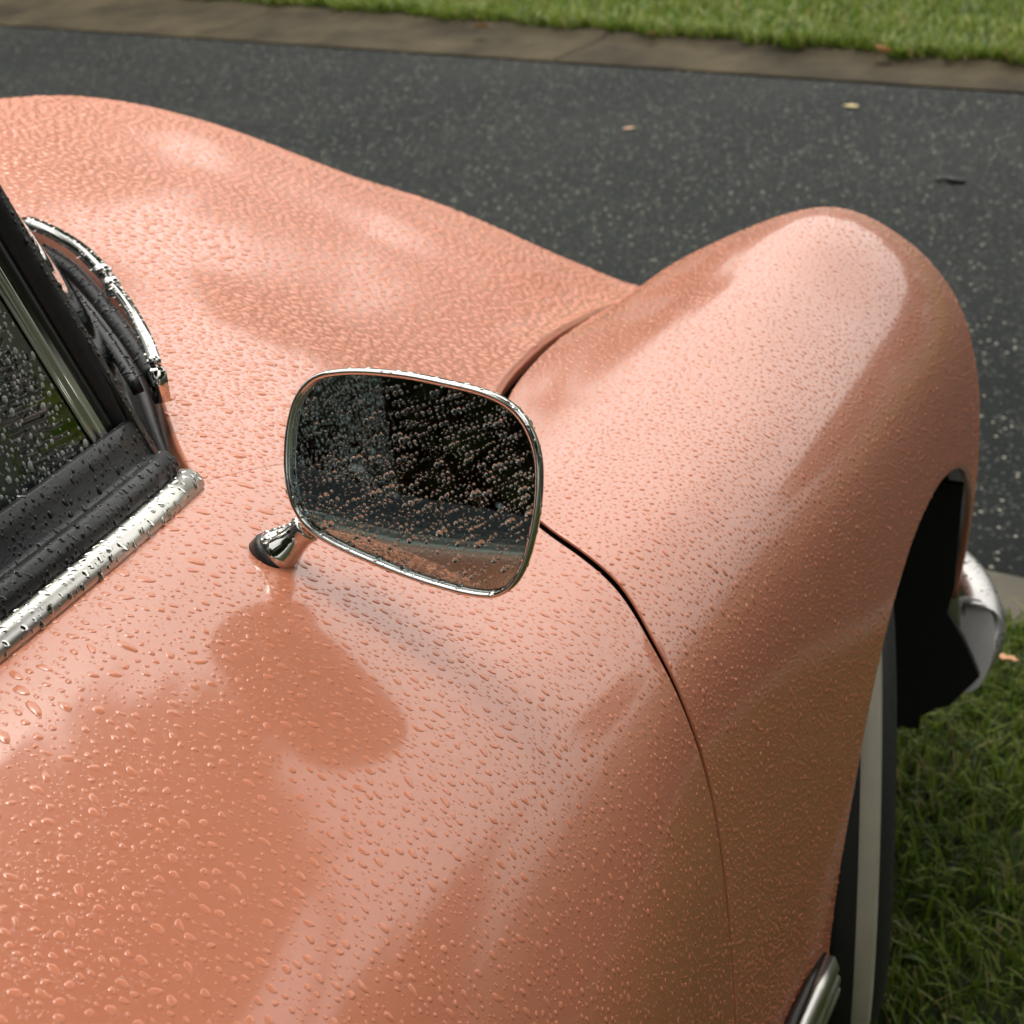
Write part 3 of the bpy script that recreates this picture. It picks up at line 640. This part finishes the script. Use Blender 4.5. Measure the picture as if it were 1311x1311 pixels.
def drops_on(panel_o, G, n, rfun, fac, elong, single=0, hscale=1.0, lf=None):
    P, N, s, t = sample(G, n, lf); v = in_view(P, N); P, N, s, t = P[v], N[v], s[v], t[v]
    R = rfun(P, N, s, t); ok = R > 0; P, N, R = P[ok], N[ok], R[ok]
    k = dart(P, R, fac, max(.006, float(R.max()) * 2 * fac)); P, N, R = P[k], N[k], R[k]
    EL = rng.uniform(*elong, len(P))
    if single:
        d = np.linalg.norm(P - camv, axis=1); inner = in_view(P, N, 0.0); sc_ = np.where(inner, R / d, 0); top_ = np.argsort(-sc_)[:single]
        msk = np.zeros(len(P), bool); msk[top_] = True
        meshes = []
        for tv, tf in BIG: meshes.append(np_mesh('water_drop', tv, tf, M_DROP))
        for i in np.where(msk)[0]:
            nn = Vector(N[i]); g = Vector((0, 0, -1)); g = (g - nn * g.dot(nn)).normalized(); a = rnd.gauss(0, .3); b_ = nn.cross(g); X = g * math.cos(a) + b_ * math.sin(a); Y = nn.cross(X); r = float(R[i]); el = float(EL[i])
            M_ = Matrix(((X.x, Y.x, nn.x, P[i][0]), (X.y, Y.y, nn.y, P[i][1]), (X.z, Y.z, nn.z, P[i][2]), (0, 0, 0, 1))) @ Matrix.Diagonal((r * el, r, r * hscale * .9, 1))
            o = link(bpy.data.objects.new('water_drop', meshes[rnd.randrange(len(meshes))])); o.parent = panel_o; o.matrix_parent_inverse = panel_o.matrix_world.inverted(); o.matrix_basis = M_
        P, N, R, EL = P[~msk], N[~msk], R[~msk], EL[~msk]
    o = build_drops('water_droplets', P, N, R, EL, M_DROP, SMALL, hscale, side=.9); own2(o, panel_o); return o
def r_door(P, N, s, t):
    up = np.clip((N[:, 2] - .1) / .8, 0, 1)
    base = .00070 + .00030 * up; r = base * np.exp(rng.normal(0, .48, len(P)))
    big = rng.random(len(P)) < .012 + .045 * (t > 7.0); r = np.where(big, r * rng.uniform(1.3, 2.0, len(P)), r)
    return np.clip(r, .0004, .0026 + .0014 * (t > 7.0))
def r_wing(P, N, s, t):
    up = np.clip((N[:, 2] - .1) / .8, 0, 1)
    r = (.00085 + .00022 * up) * np.exp(rng.normal(0, .40, len(P))); big = rng.random(len(P)) < .02
    return np.clip(np.where(big, r * 1.5, r), .0006, .0028)
def r_bon(P, N, s, t):
    far = np.clip((P[:, 0] - 1.10) / .35, 0, 1)
    r = (.0013 + .0009 * far) * np.exp(rng.normal(0, .46, len(P))); return np.clip(r, .0006, .0055)
drops_on(door, DOOR_G, 130000, r_door, 1.58, (1.05, 1.9), single=300, hscale=.44)
drops_on(wing, WING_G, 110000, r_wing, 1.55, (1.0, 1.7), hscale=.55)
drops_on(bonnet, BON_G, 130000, r_bon, 1.2, (1.0, 1.5), hscale=.44, lf=bon_lift)
# glass beads on the mirror
n = 2200; a = rng.uniform(-.095, .088, n); b = rng.uniform(-.073, .076, n); poly = np.array([(p.x, p.y) for p in inset(.0065)])
def inside(x, y):
    c = np.zeros(len(x), bool); j = len(poly) - 1
    for i in range(len(poly)):
        xi, yi = poly[i]; xj, yj = poly[j]; c ^= ((yi > y) != (yj > y)) & (x < (xj - xi) * (y - yi) / (yj - yi + 1e-12) + xi); j = i
    return c
k = inside(a, b); a, b = a[k], b[k]; R = np.clip(.00062 * np.exp(rng.normal(0, .55, len(a))), .00028, .0026)
P = np.array(MC)[None] + np.array(MR)[None] * a[:, None] + np.array(MU)[None] * b[:, None] + np.array(MN)[None] * .0004
k = dart(P, R, 1.12, .0065); P, R = P[k], R[k]; N = np.repeat(np.array(MN)[None], len(P), 0)
MEDIUM = [dome(10, [(1, -.06), (.93, .30), (.74, .52), (.44, .68)], .05, k + 40) for k in range(6)]
o = build_drops('water_droplets', P, N, R, rng.uniform(1, 1.15, len(P)), M_WATER, MEDIUM); sub(o, mir)
# beads on the door glass
n = 9000; x = rng.uniform(.25, .86, n); z = rng.uniform(1.115, 1.42, n); y = glass_y(z) - .0022
P = np.stack([x, y, z], 1); gn = np.array([0, -1, .27]); gn /= np.linalg.norm(gn); N = np.repeat(gn[None], n, 0)
R = np.clip(.0010 * np.exp(rng.normal(0, .4, n)), .0004, .0028); k = (x < .868 - .23 * (z - 1.085)); P, N, R = P[k], N[k], R[k]; k = dart(P, R, 1.2, .007); P, N, R = P[k], N[k], R[k]
o = build_drops('water_droplets', P, N, R, rng.uniform(1, 1.5, len(P)), M_WPANE, SMALL); own2(o, door_glass)

# drops on rubber, chrome and pillar: sampled on the meshes themselves
def drops_on_mesh(o, n, rmed, mat_, fac=1.2, rmax=.004, hscale=1.0):
    me = o.data; me.calc_loop_triangles(); tri = np.array([t.vertices[:] for t in me.loop_triangles]); co = np.empty(len(me.vertices) * 3); me.vertices.foreach_get('co', co); co = co.reshape(-1, 3)
    A, B, C_ = co[tri[:, 0]], co[tri[:, 1]], co[tri[:, 2]]; nr = np.cross(B - A, C_ - A); ar = np.linalg.norm(nr, axis=1); ar = np.maximum(ar, 1e-12)
    i = rng.choice(len(tri), n, p=ar / ar.sum()); u, v = rng.random(n), rng.random(n); f = u + v > 1; u[f], v[f] = 1 - u[f], 1 - v[f]
    P = A[i] + (B - A)[i] * u[:, None] + (C_ - A)[i] * v[:, None]; N = nr[i] / ar[i][:, None]
    N = np.where(((camv - P) * N).sum(1, keepdims=True) < 0, -N, N); k = in_view(P, N, .3) & (N[:, 2] > .15) & (np.abs(N[:, 0]) < .6); P, N = P[k], N[k]
    R = np.clip(rmed * np.exp(rng.normal(0, .45, len(P))), .0004, rmax); k = dart(P, R, fac, .009); P, N, R = P[k], N[k], R[k]
    d = build_drops('water_droplets', P, N, R, rng.uniform(1, 1.6, len(P)), mat_, SMALL, hscale)
    if d: own2(d, o)
bpy.context.view_layer.update()
M_WETBLACK = simple('raindrop_on_black', (.012, .013, .014), .03, noise=.1)
M_WETCHROME = simple('raindrop_on_chrome', (.62, .61, .58), .10, 1)
for o in list(car.children):
    nm = o.name.split('.')[0]
    if nm == 'belt_moulding': drops_on_mesh(o, 9000, .0014, M_WETCHROME, 1.45, .0030, .45)
    if nm == 'window_seal': drops_on_mesh(o, 12000, .0011, M_WETBLACK, 1.5, .0028, .6)
    if nm == 'pillar_seal': drops_on_mesh(o, 3000, .0010, M_WETBLACK, 1.4, .0022)
    if nm == 'front_bumper': drops_on_mesh(o, 5000, .0016, M_WETBLACK, 1.4, .003, .5)
for o in list(mir.children):
    if o.name.split('.')[0] == 'mirror_case': drops_on_mesh(o, 2500, .0011, M_WETCHROME, 1.7, .0024, .7)
    if o.name.split('.')[0] == 'mirror_foot': drops_on_mesh(o, 300, .0011, M_WETCHROME, 1.3, .002)
for o in list(wip.children):
    if o.name.split('.')[0] in ('wiper_arm', 'blade_bridge'): drops_on_mesh(o, 300, .0011, M_WETCHROME, 1.8, .002, .4)
    if o.name.split('.')[0] == 'wiper_blade': drops_on_mesh(o, 500, .0013, M_WETBLACK, 1.4, .0026)

# ------------------------------------------------------------------ ground, road, kerbs
KD = Vector((.2008, .9796, 0)); KN = Vector((.9796, -.2008, 0))
def kp(u, v, z=0.): return KD * u + KN * v + Vector((0, 0, z))
def structure(o, ): o['kind'] = 'structure'; return o
V_NEAR0, V_NEAR1, V_FAR0, V_FAR1 = 2.65, 2.852, 6.975, 7.40
def soil_mat(name, c1, c2, c3):
    m, nt, b = mat(name); N, L = nt.nodes, nt.links; tc = N.new('ShaderNodeTexCoord')
    nz = N.new('ShaderNodeTexNoise'); nz.inputs['Scale'].default_value = 9; nz.inputs['Detail'].default_value = 8; L.new(tc.outputs['Object'], nz.inputs['Vector'])
    r = N.new('ShaderNodeValToRGB'); r.color_ramp.elements[0].color = (*c1, 1); r.color_ramp.elements[0].position = .35; r.color_ramp.elements[1].color = (*c2, 1); r.color_ramp.elements[1].position = .6
    e = r.color_ramp.elements.new(.75); e.color = (*c3, 1); L.new(nz.outputs['Fac'], r.inputs[0]); L.new(r.outputs[0], b.inputs['Base Color']); b.inputs['Roughness'].default_value = .9
    bp = N.new('ShaderNodeBump'); bp.inputs['Distance'].default_value = .02; L.new(nz.outputs['Fac'], bp.inputs['Height']); L.new(bp.outputs[0], b.inputs['Normal']); return m
M_SOIL = soil_mat('turf_soil', (.018, .022, .008), (.035, .05, .012), (.06, .06, .025))
structure(mesh_obj('ground', [(-400, -400, -.10), (400, -400, -.10), (400, 400, -.10), (-400, 400, -.10)], [(0, 1, 2, 3)], M_SOIL, None, False))
def sheet(name, v0, v1, z, m_, u0=-60, u1=60, nu=1):
    return structure(mesh_obj(name, [kp(u0, v0, z), kp(u0, v1, z), kp(u1, v1, z), kp(u1, v0, z)], [(0, 1, 2, 3)], m_, None, False))
sheet('near_verge', -60, V_NEAR0, -.008, M_SOIL); sheet('far_verge', V_FAR1 - .02, 70, -.030, M_SOIL)
def asphalt():
    m, nt, b = mat('wet_asphalt'); N, L = nt.nodes, nt.links; tc = N.new('ShaderNodeTexCoord')
    nz = N.new('ShaderNodeTexNoise'); nz.inputs['Scale'].default_value = 1.1; nz.inputs['Detail'].default_value = 7; L.new(tc.outputs['Object'], nz.inputs['Vector'])
    r = N.new('ShaderNodeValToRGB'); r.color_ramp.elements[0].color = (.006, .0085, .0085, 1); r.color_ramp.elements[0].position = .3; r.color_ramp.elements[1].color = (.014, .017, .016, 1); r.color_ramp.elements[1].position = .7
    L.new(nz.outputs['Fac'], r.inputs[0]); col = r.outputs[0]
    hgt = None
    for sc_, th, chip, w_ in ((170, .55, (.036, .040, .038), .34), (95, .78, (.095, .10, .09), .40), (62, .90, (.40, .38, .31), .26)):  # pale stone chips, brightened to paint in their wet glints
        vo = N.new('ShaderNodeTexVoronoi'); vo.inputs['Scale'].default_value = sc_; L.new(tc.outputs['Object'], vo.inputs['Vector'])
        sp = N.new('ShaderNodeSeparateColor'); L.new(vo.outputs['Color'], sp.inputs[0])
        g = N.new('ShaderNodeMath'); g.operation = 'GREATER_THAN'; g.inputs[1].default_value = th; L.new(sp.outputs[0], g.inputs[0])
        l = N.new('ShaderNodeMath'); l.operation = 'LESS_THAN'; l.inputs[1].default_value = w_; L.new(vo.outputs['Distance'], l.inputs[0])
        mu = N.new('ShaderNodeMath'); mu.operation = 'MULTIPLY'; L.new(g.outputs[0], mu.inputs[0]); L.new(l.outputs[0], mu.inputs[1])
        mx = N.new('ShaderNodeMix'); mx.data_type = 'RGBA'; L.new(mu.outputs[0], mx.inputs[0]); L.new(col, mx.inputs[6]); mx.inputs[7].default_value = (*chip, 1); col = mx.outputs[2]
        if hgt is None: hgt = vo.outputs['Distance']
    L.new(col, b.inputs['Base Color']); b.inputs['Roughness'].default_value = .70; b.inputs['Specular IOR Level'].default_value = .10
    bp = N.new('ShaderNodeBump'); bp.inputs['Strength'].default_value = .9; bp.inputs['Distance'].default_value = .004; bp.invert = True; L.new(hgt, bp.inputs['Height']); L.new(bp.outputs[0], b.inputs['Normal'])
    return m
M_ASPH = asphalt()
sheet('road', V_NEAR1 - .01, V_FAR0 + .01, -.012, M_ASPH)
def concrete(name, c1, c2):
    m, nt, b = mat(name); N, L = nt.nodes, nt.links; tc = N.new('ShaderNodeTexCoord')
    nz = N.new('ShaderNodeTexNoise'); nz.inputs['Scale'].default_value = 2.2; nz.inputs['Detail'].default_value = 9; nz.inputs['Roughness'].default_value = .65; L.new(tc.outputs['Object'], nz.inputs['Vector'])
    r = N.new('ShaderNodeValToRGB'); r.color_ramp.elements[0].color = (*c1, 1); r.color_ramp.elements[0].position = .32; r.color_ramp.elements[1].color = (*c2, 1); r.color_ramp.elements[1].position = .68
    L.new(nz.outputs['Fac'], r.inputs[0])
    n2 = N.new('ShaderNodeTexNoise'); n2.inputs['Scale'].default_value = 160; n2.inputs['Detail'].default_value = 3; L.new(tc.outputs['Object'], n2.inputs['Vector'])
    mx = N.new('ShaderNodeMix'); mx.data_type = 'RGBA'; mx.blend_type = 'MULTIPLY'; mx.inputs[0].default_value = .5; L.new(r.outputs[0], mx.inputs[6]); L.new(n2.outputs['Color'], mx.inputs[7])
    hs2 = N.new('ShaderNodeHueSaturation'); hs2.inputs['Value'].default_value = 1.35; L.new(mx.outputs[2], hs2.inputs['Color'])
    L.new(hs2.outputs[0], b.inputs['Base Color']); b.inputs['Roughness'].default_value = .8; b.inputs['Specular IOR Level'].default_value = .12
    bp = N.new('ShaderNodeBump'); bp.inputs['Distance'].default_value = .0015; L.new(n2.outputs['Fac'], bp.inputs['Height']); L.new(bp.outputs[0], b.inputs['Normal']); return m
M_KERB = concrete('mossy_concrete', (.016, .013, .007), (.068, .054, .030)); M_KERB2 = concrete('pale_concrete', (.11, .10, .08), (.18, .165, .13))
def far_edge(u): return V_FAR1 + .10 * np.clip(np.asarray(u, float) - 2.1, 0, 9)
def kerb(name, prof, m_, u0, u1, step, joint, phase, label, wide=lambda u: 1.0):
    k_ = empty(name, tuple(kp(0, prof[0][0]))); tag(k_, label, 'kerb'); bpy.context.view_layer.update()
    u = u0 + phase
    while u < u1:
        V = []
        for uu_ in (u + joint / 2, u + step - joint / 2):
            for v, z in prof: V.append(kp(uu_, prof[0][0] + (v - prof[0][0]) * wide(uu_), z))
        m = len(prof); Fc = [(i, i + 1, m + i + 1, m + i) for i in range(m - 1)] + [tuple(range(m))[::-1], tuple(range(m, 2 * m))]
        o = mesh_obj('kerb_section', V, Fc, m_, None, False); o.parent = k_; o.matrix_parent_inverse = k_.matrix_world.inverted(); u += step
    V = []
    for uu_ in (u0, u1):
        for v, z in prof: V.append(kp(uu_, prof[0][0] + (v - prof[0][0]) * wide(uu_), z - .006))
    o = mesh_obj('mortar', V, [(i, i + 1, m + i + 1, m + i) for i in range(m - 1)], M_SOIL, None, False); o.parent = k_; o.matrix_parent_inverse = k_.matrix_world.inverted()
    return k_
kerb('far_kerb', [(V_FAR0, -.06), (V_FAR0, -.004), (V_FAR0 + .012, .0), (V_FAR0 + .30, .012), (V_FAR0 + .36, .030), (V_FAR1, .038), (V_FAR1 + .01, -.06)], M_KERB, -10.1, 13.9, 2.4, .012, 0, 'low tan concrete kerb along the far side of the road', lambda u: float((far_edge(u) - V_FAR0) / (V_FAR1 - V_FAR0)))
kerb('near_kerb', [(V_NEAR0, -.06), (V_NEAR0, -.001), (V_NEAR0 + .01, .002), (V_NEAR1 - .012, .0), (V_NEAR1, -.006), (V_NEAR1, -.06)], M_KERB2, -8, 10, 2.4, .010, .4, 'flush pale concrete edging between near grass and road, beyond the bumper')

# ------------------------------------------------------------------ grass
def grass_mat():
    m, nt, b = mat('grass_blades'); N, L = nt.nodes, nt.links; ge = N.new('ShaderNodeNewGeometry'); tc = N.new('ShaderNodeTexCoord')
    r = N.new('ShaderNodeValToRGB'); cr_ = r.color_ramp; cr_.elements[0].color = (.045, .078, .010, 1); cr_.elements[0].position = 0; cr_.elements[1].color = (.30, .25, .10, 1); cr_.elements[1].position = 1
    for p_, c in ((.35, (.105, .18, .016)), (.7, (.19, .27, .028)), (.90, (.27, .30, .06)), (.955, (.34, .31, .11))):
        e = cr_.elements.new(p_); e.color = (*c, 1)
    nz = N.new('ShaderNodeTexNoise'); nz.inputs['Scale'].default_value = 3; L.new(tc.outputs['Object'], nz.inputs['Vector'])
    ad = N.new('ShaderNodeMath'); ad.operation = 'MULTIPLY_ADD'; ad.inputs[1].default_value = .5; ad.inputs[2].default_value = -.25; L.new(nz.outputs['Fac'], ad.inputs[0])
    a2 = N.new('ShaderNodeMath'); L.new(ge.outputs['Random Per Island'], a2.inputs[0]); L.new(ad.outputs[0], a2.inputs[1]); L.new(a2.outputs[0], r.inputs[0])
    L.new(r.outputs[0], b.inputs['Base Color']); b.inputs['Roughness'].default_value = .42; b.inputs['Specular IOR Level'].default_value = .28
    tr = N.new('ShaderNodeBsdfTranslucent'); L.new(r.outputs[0], tr.inputs['Color']); ms = N.new('ShaderNodeMixShader'); ms.inputs[0].default_value = .35
    L.new(b.outputs[0], ms.inputs[1]); L.new(tr.outputs[0], ms.inputs[2]); L.new(ms.outputs[0], N['Material Output'].inputs['Surface']); return m
M_GRASS = grass_mat()
def grass(name, uv, z0, hmin, hmax, wid, label):
    n = len(uv); base = np.array(KD)[None] * uv[:, :1] + np.array(KN)[None] * uv[:, 1:2]; base[:, 2] = z0 - .01
    h = rng.uniform(hmin, hmax, n); a = rng.uniform(0, 2 * np.pi, n); lean = rng.uniform(.15, 1.15, n); w_ = wid * rng.uniform(.6, 1.2, n)
    D = np.stack([np.cos(a), np.sin(a), np.zeros(n)], 1); Sd = np.stack([-np.sin(a), np.cos(a), np.zeros(n)], 1); rows = []
    for q_, wf in ((0, 1), (.4, .95), (.75, .65), (1, .08)):
        c = base + D * (h * lean * q_ ** 1.8)[:, None]; c[:, 2] += h * (q_ - .35 * np.minimum(lean, 1) * q_ ** 2)
        rows += [c - Sd * (w_ * wf / 2)[:, None], c + Sd * (w_ * wf / 2)[:, None]]
    V = np.stack(rows, 1).reshape(-1, 3); q4 = np.array([(0, 1, 3, 2), (2, 3, 5, 4), (4, 5, 7, 6)]); Q = (q4[None] + (np.arange(n) * 8)[:, None, None]).reshape(-1, 4)
    me = np_mesh(name, V, Q, M_GRASS); o = link(bpy.data.objects.new(name, me)); tag(o, label, 'grass'); o['kind'] = 'stuff'; return o
def uvs(n, u0, u1, v0, v1): return np.stack([rng.uniform(u0, u1, n), rng.uniform(v0, v1, n)], 1)
near = np.concatenate([uvs(26000, -.6, .9, .9, 2.67), uvs(26000, -2.6, 2.6, -.6, 2.66)])
edge = uvs(1200, -2.5, 2.5, 2.60, 2.70)
grass('near_grass', np.concatenate([near, edge]), 0, .025, .068, .0045, 'green lawn grass under and beside the car')
farv = np.concatenate([uvs(80000, -1.6, 8.4, 7.40, 10.6), uvs(9000, -8, 14, 7.5, 12)])
farv = farv[farv[:, 1] > far_edge(farv[:, 0]) - .02]
fe = uvs(10000, -1.6, 8.4, -.06, .09); fe[:, 1] += far_edge(fe[:, 0]) + .03 * np.sin(fe[:, 0] * 9) + .02 * np.sin(fe[:, 0] * 23); farv = np.concatenate([farv, fe])
grass('far_grass', farv, .03, .05, .12, .0085, 'bright green grass strip across the road')

# ------------------------------------------------------------------ leaves, twig
def leaf_mat(name, c): return simple(name, c, .6, noise=.35, nscale=40)
def leaf(loc, L_, rz, col, label, curl=.3, tilt=0):
    V, Fc = [], []; n = 9
    for i in range(n):
        q_ = i / (n - 1); w_ = L_ * .30 * math.sin(math.pi * min(1, q_ * .97 + .02)) ** .8; x = (q_ - .5) * L_; zc = L_ * curl * (q_ - .5) ** 2
        for s_ in (-1, -.5, 0, .5, 1): V.append((x, s_ * w_, zc + abs(s_) * w_ * curl + .002 * math.sin(i * 2 + s_ * 3)))
    for i in range(n - 1):
        for j in range(4): Fc.append((i * 5 + j, i * 5 + j + 1, i * 5 + j + 6, i * 5 + j + 5))
    me = bpy.data.meshes.new('fallen_leaf'); me.from_pydata(V, [], Fc); me.update(); me.materials.append(leaf_mat('dry_leaf', col)); me.polygons.foreach_set('use_smooth', [True] * len(me.polygons))
    o = link(bpy.data.objects.new('fallen_leaf', me)); o.location = loc; o.rotation_euler = (tilt, 0, rz); md = o.modifiers.new('thickness', 'SOLIDIFY'); md.thickness = .0012
    return tag(o, label, 'leaf', 'fallen leaves')
leaf((7.70, 1.205, .060), .12, .8, (.80, .36, .16), 'big orange dry leaf on the far kerb at the grass edge', .6, .5)
leaf((8.16, 3.38, .070), .10, 1.9, (.60, .36, .14), 'pale orange leaf on the far kerb, the left one of the pair', .4, .3)
leaf((8.06, 2.41, .062), .06, 2.6, (.55, .27, .12), 'small rust leaf caught in the far grass edge', .5, .4)
leaf((6.89, 1.196, -.006), .070, 1.2, (.42, .34, .15), 'yellowish leaf lying on the asphalt near the far kerb', .25)
leaf((6.40, 2.02, -.006), .055, 2.2, (.40, .24, .14), 'brown leaf lying alone in the middle of the road', .25)
leaf((2.535, .140, .045), .050, 1.4, (.70, .36, .18), 'tan leaf on the grass below the bumper', .5, .3)
leaf((2.50, .185, .045), .036, .3, (.62, .34, .17), 'small tan leaf beside another on the grass below the bumper', .5, -.2)
V, Fc = tube(subdiv([(5.80, .70, -.004), (5.795, .66, .002), (5.79, .63, -.002), (5.80, .60, -.004)], 4), [.006] * 4 + [.011] * 5 + [.008] * 4, 8)
tag(mesh_obj('twig', V, Fc, simple('wet_bark', (.006, .006, .006), .5, noise=.3)), 'short black twig lying on the wet road', 'twig')

# ------------------------------------------------------------------ trees around the place (seen in the paint and chrome)
def leafy(c): 
    m, nt, b = mat('foliage'); N, L = nt.nodes, nt.links; ge = N.new('ShaderNodeNewGeometry'); r = N.new('ShaderNodeValToRGB')
    r.color_ramp.elements[0].color = (*[x * .6 for x in c], 1); r.color_ramp.elements[1].color = (*[x * 1.4 for x in c], 1); L.new(ge.outputs['Random Per Island'], r.inputs[0]); L.new(r.outputs[0], b.inputs['Base Color']); b.inputs['Roughness'].default_value = .5; return m
M_LEAF = leafy((.045, .075, .018)); M_BARK = simple('bark', (.07, .05, .035), .9, noise=.4, nscale=6)
def tree_mesh(seed, h, rx, n, lean=(0, 0)):
    r_ = np.random.default_rng(seed); cl = r_.normal(0, 1, (46, 3)); cl /= np.linalg.norm(cl, axis=1, keepdims=True); cl *= r_.uniform(.35, 1, (46, 1)) ** .5
    cl *= np.array([rx, rx, h * .40]); cl[:, 2] += h * .58
    if lean[0]: cl[:, 2] = h * .79 + (cl[:, 2] - h * .58) * .5; cl[:, :2] += np.array(lean)
    i = r_.integers(0, 46, n); P = cl[i] + r_.normal(0, 1, (n, 3)) * np.array([.55, .55, .42]) * rx * .30
    A = r_.normal(0, 1, (n, 3)); A /= np.linalg.norm(A, axis=1, keepdims=True); B = np.cross(A, r_.normal(0, 1, (n, 3))); B /= np.linalg.norm(B, axis=1, keepdims=True)
    sz = r_.uniform(.12, .28, n)[:, None]; V = np.stack([P - A * sz, P + B * sz * .55, P + A * sz, P - B * sz * .55], 1).reshape(-1, 3)
    crown = np_mesh('crown', V, np.arange(n * 4).reshape(-1, 4), M_LEAF)
    V, Fc = tube([(0, 0, -.15), (.05, 0, h * .15), (lean[0] * .2, .06 + lean[1] * .2, h * .35), (.05 + lean[0] * .7, lean[1] * .7, h * .6)], [.24, .19, .15, .05], 12); off = len(V)
    for k in range(7):
        e = cl[k]; vv_, ff = tube([(0, 0, h * (.22 + .04 * k)), (e[0] * .5, e[1] * .5, h * .4 + k * .1), tuple(e)], [.09, .06, .02], 8); Fc += [tuple(i_ + off for i_ in f) for f in ff]; V += vv_; off = len(V)
    me = bpy.data.meshes.new('trunk'); me.from_pydata([tuple(v) for v in V], [], Fc); me.update(); me.materials.append(M_BARK); return crown, me
TM = [tree_mesh(3, 9.5, 3.1, 15000), tree_mesh(9, 8.4, 2.8, 13000)]
def tree(loc, k, rz, sc_, label):
    t = empty('tree', loc); t.rotation_euler = (0, 0, rz); t.scale = (sc_,) * 3; tag(t, label, 'tree', 'trees around the car')
    link(bpy.data.objects.new('crown', TM[k][0]), t); link(bpy.data.objects.new('trunk', TM[k][1]), t); return t
ORD = ['first', 'second', 'third', 'fourth', 'fifth', 'sixth', 'seventh', 'eighth']
for i, (az, d) in enumerate([(-29, 42), (-20.5, 41), (-12, 43), (-4, 41), (4, 43), (12, 42), (20, 42), (27, 41)]):
    tree((d * math.cos(math.radians(az)), d * math.sin(math.radians(az)), 0), i % 2, i * 1.3, 1.0, 'distant green tree far across the road, %s from the right' % ORD[i])
for i, (az, d) in enumerate([(34, 20), (43, 19), (52, 20), (61, 21)]):
    tree((d * math.cos(math.radians(az)), d * math.sin(math.radians(az)), 0), i % 2, i * 1.9, .78, 'broad green tree beyond the far grass strip, %s from the right' % ORD[i])
for i, (x, y, k) in enumerate([(8.0, -9.8, .85), (4.6, -9.0, .8), (1.0, -9.5, .8), (-2.6, -9.0, .85), (-6.5, -8, .9)]):
    tree((x, y, 0), (i + 1) % 2, i * 2.1, k, 'leafy tree on the lawn to the right of the car, %s from the road' % ORD[i])
TM.append(tree_mesh(17, 9.2, 2.4, 16000, (2.5, 1.8)))
tree((1.7, -3.4, 0), 2, 0, 1.0, 'street tree leaning from the verge out over the road ahead of the car')
TM.append(tree_mesh(23, 9.4, 1.8, 10000, (.6, 2.6)))
tree((-2.2, -3.6, 0), 3, 0, 1.0, 'unseen street tree added over the side of the car to darken its reflections')  # added out of view so the mirror's reflection on the door turns dark
for i, (x, y) in enumerate([(-9.5, -2), (-9, 2.5), (-9.5, 7), (-8, 12)]):
    tree((x, y, 0), i % 2, i * 1.7, 1.05, 'leafy tree standing behind the car, %s from the right' % ORD[i])
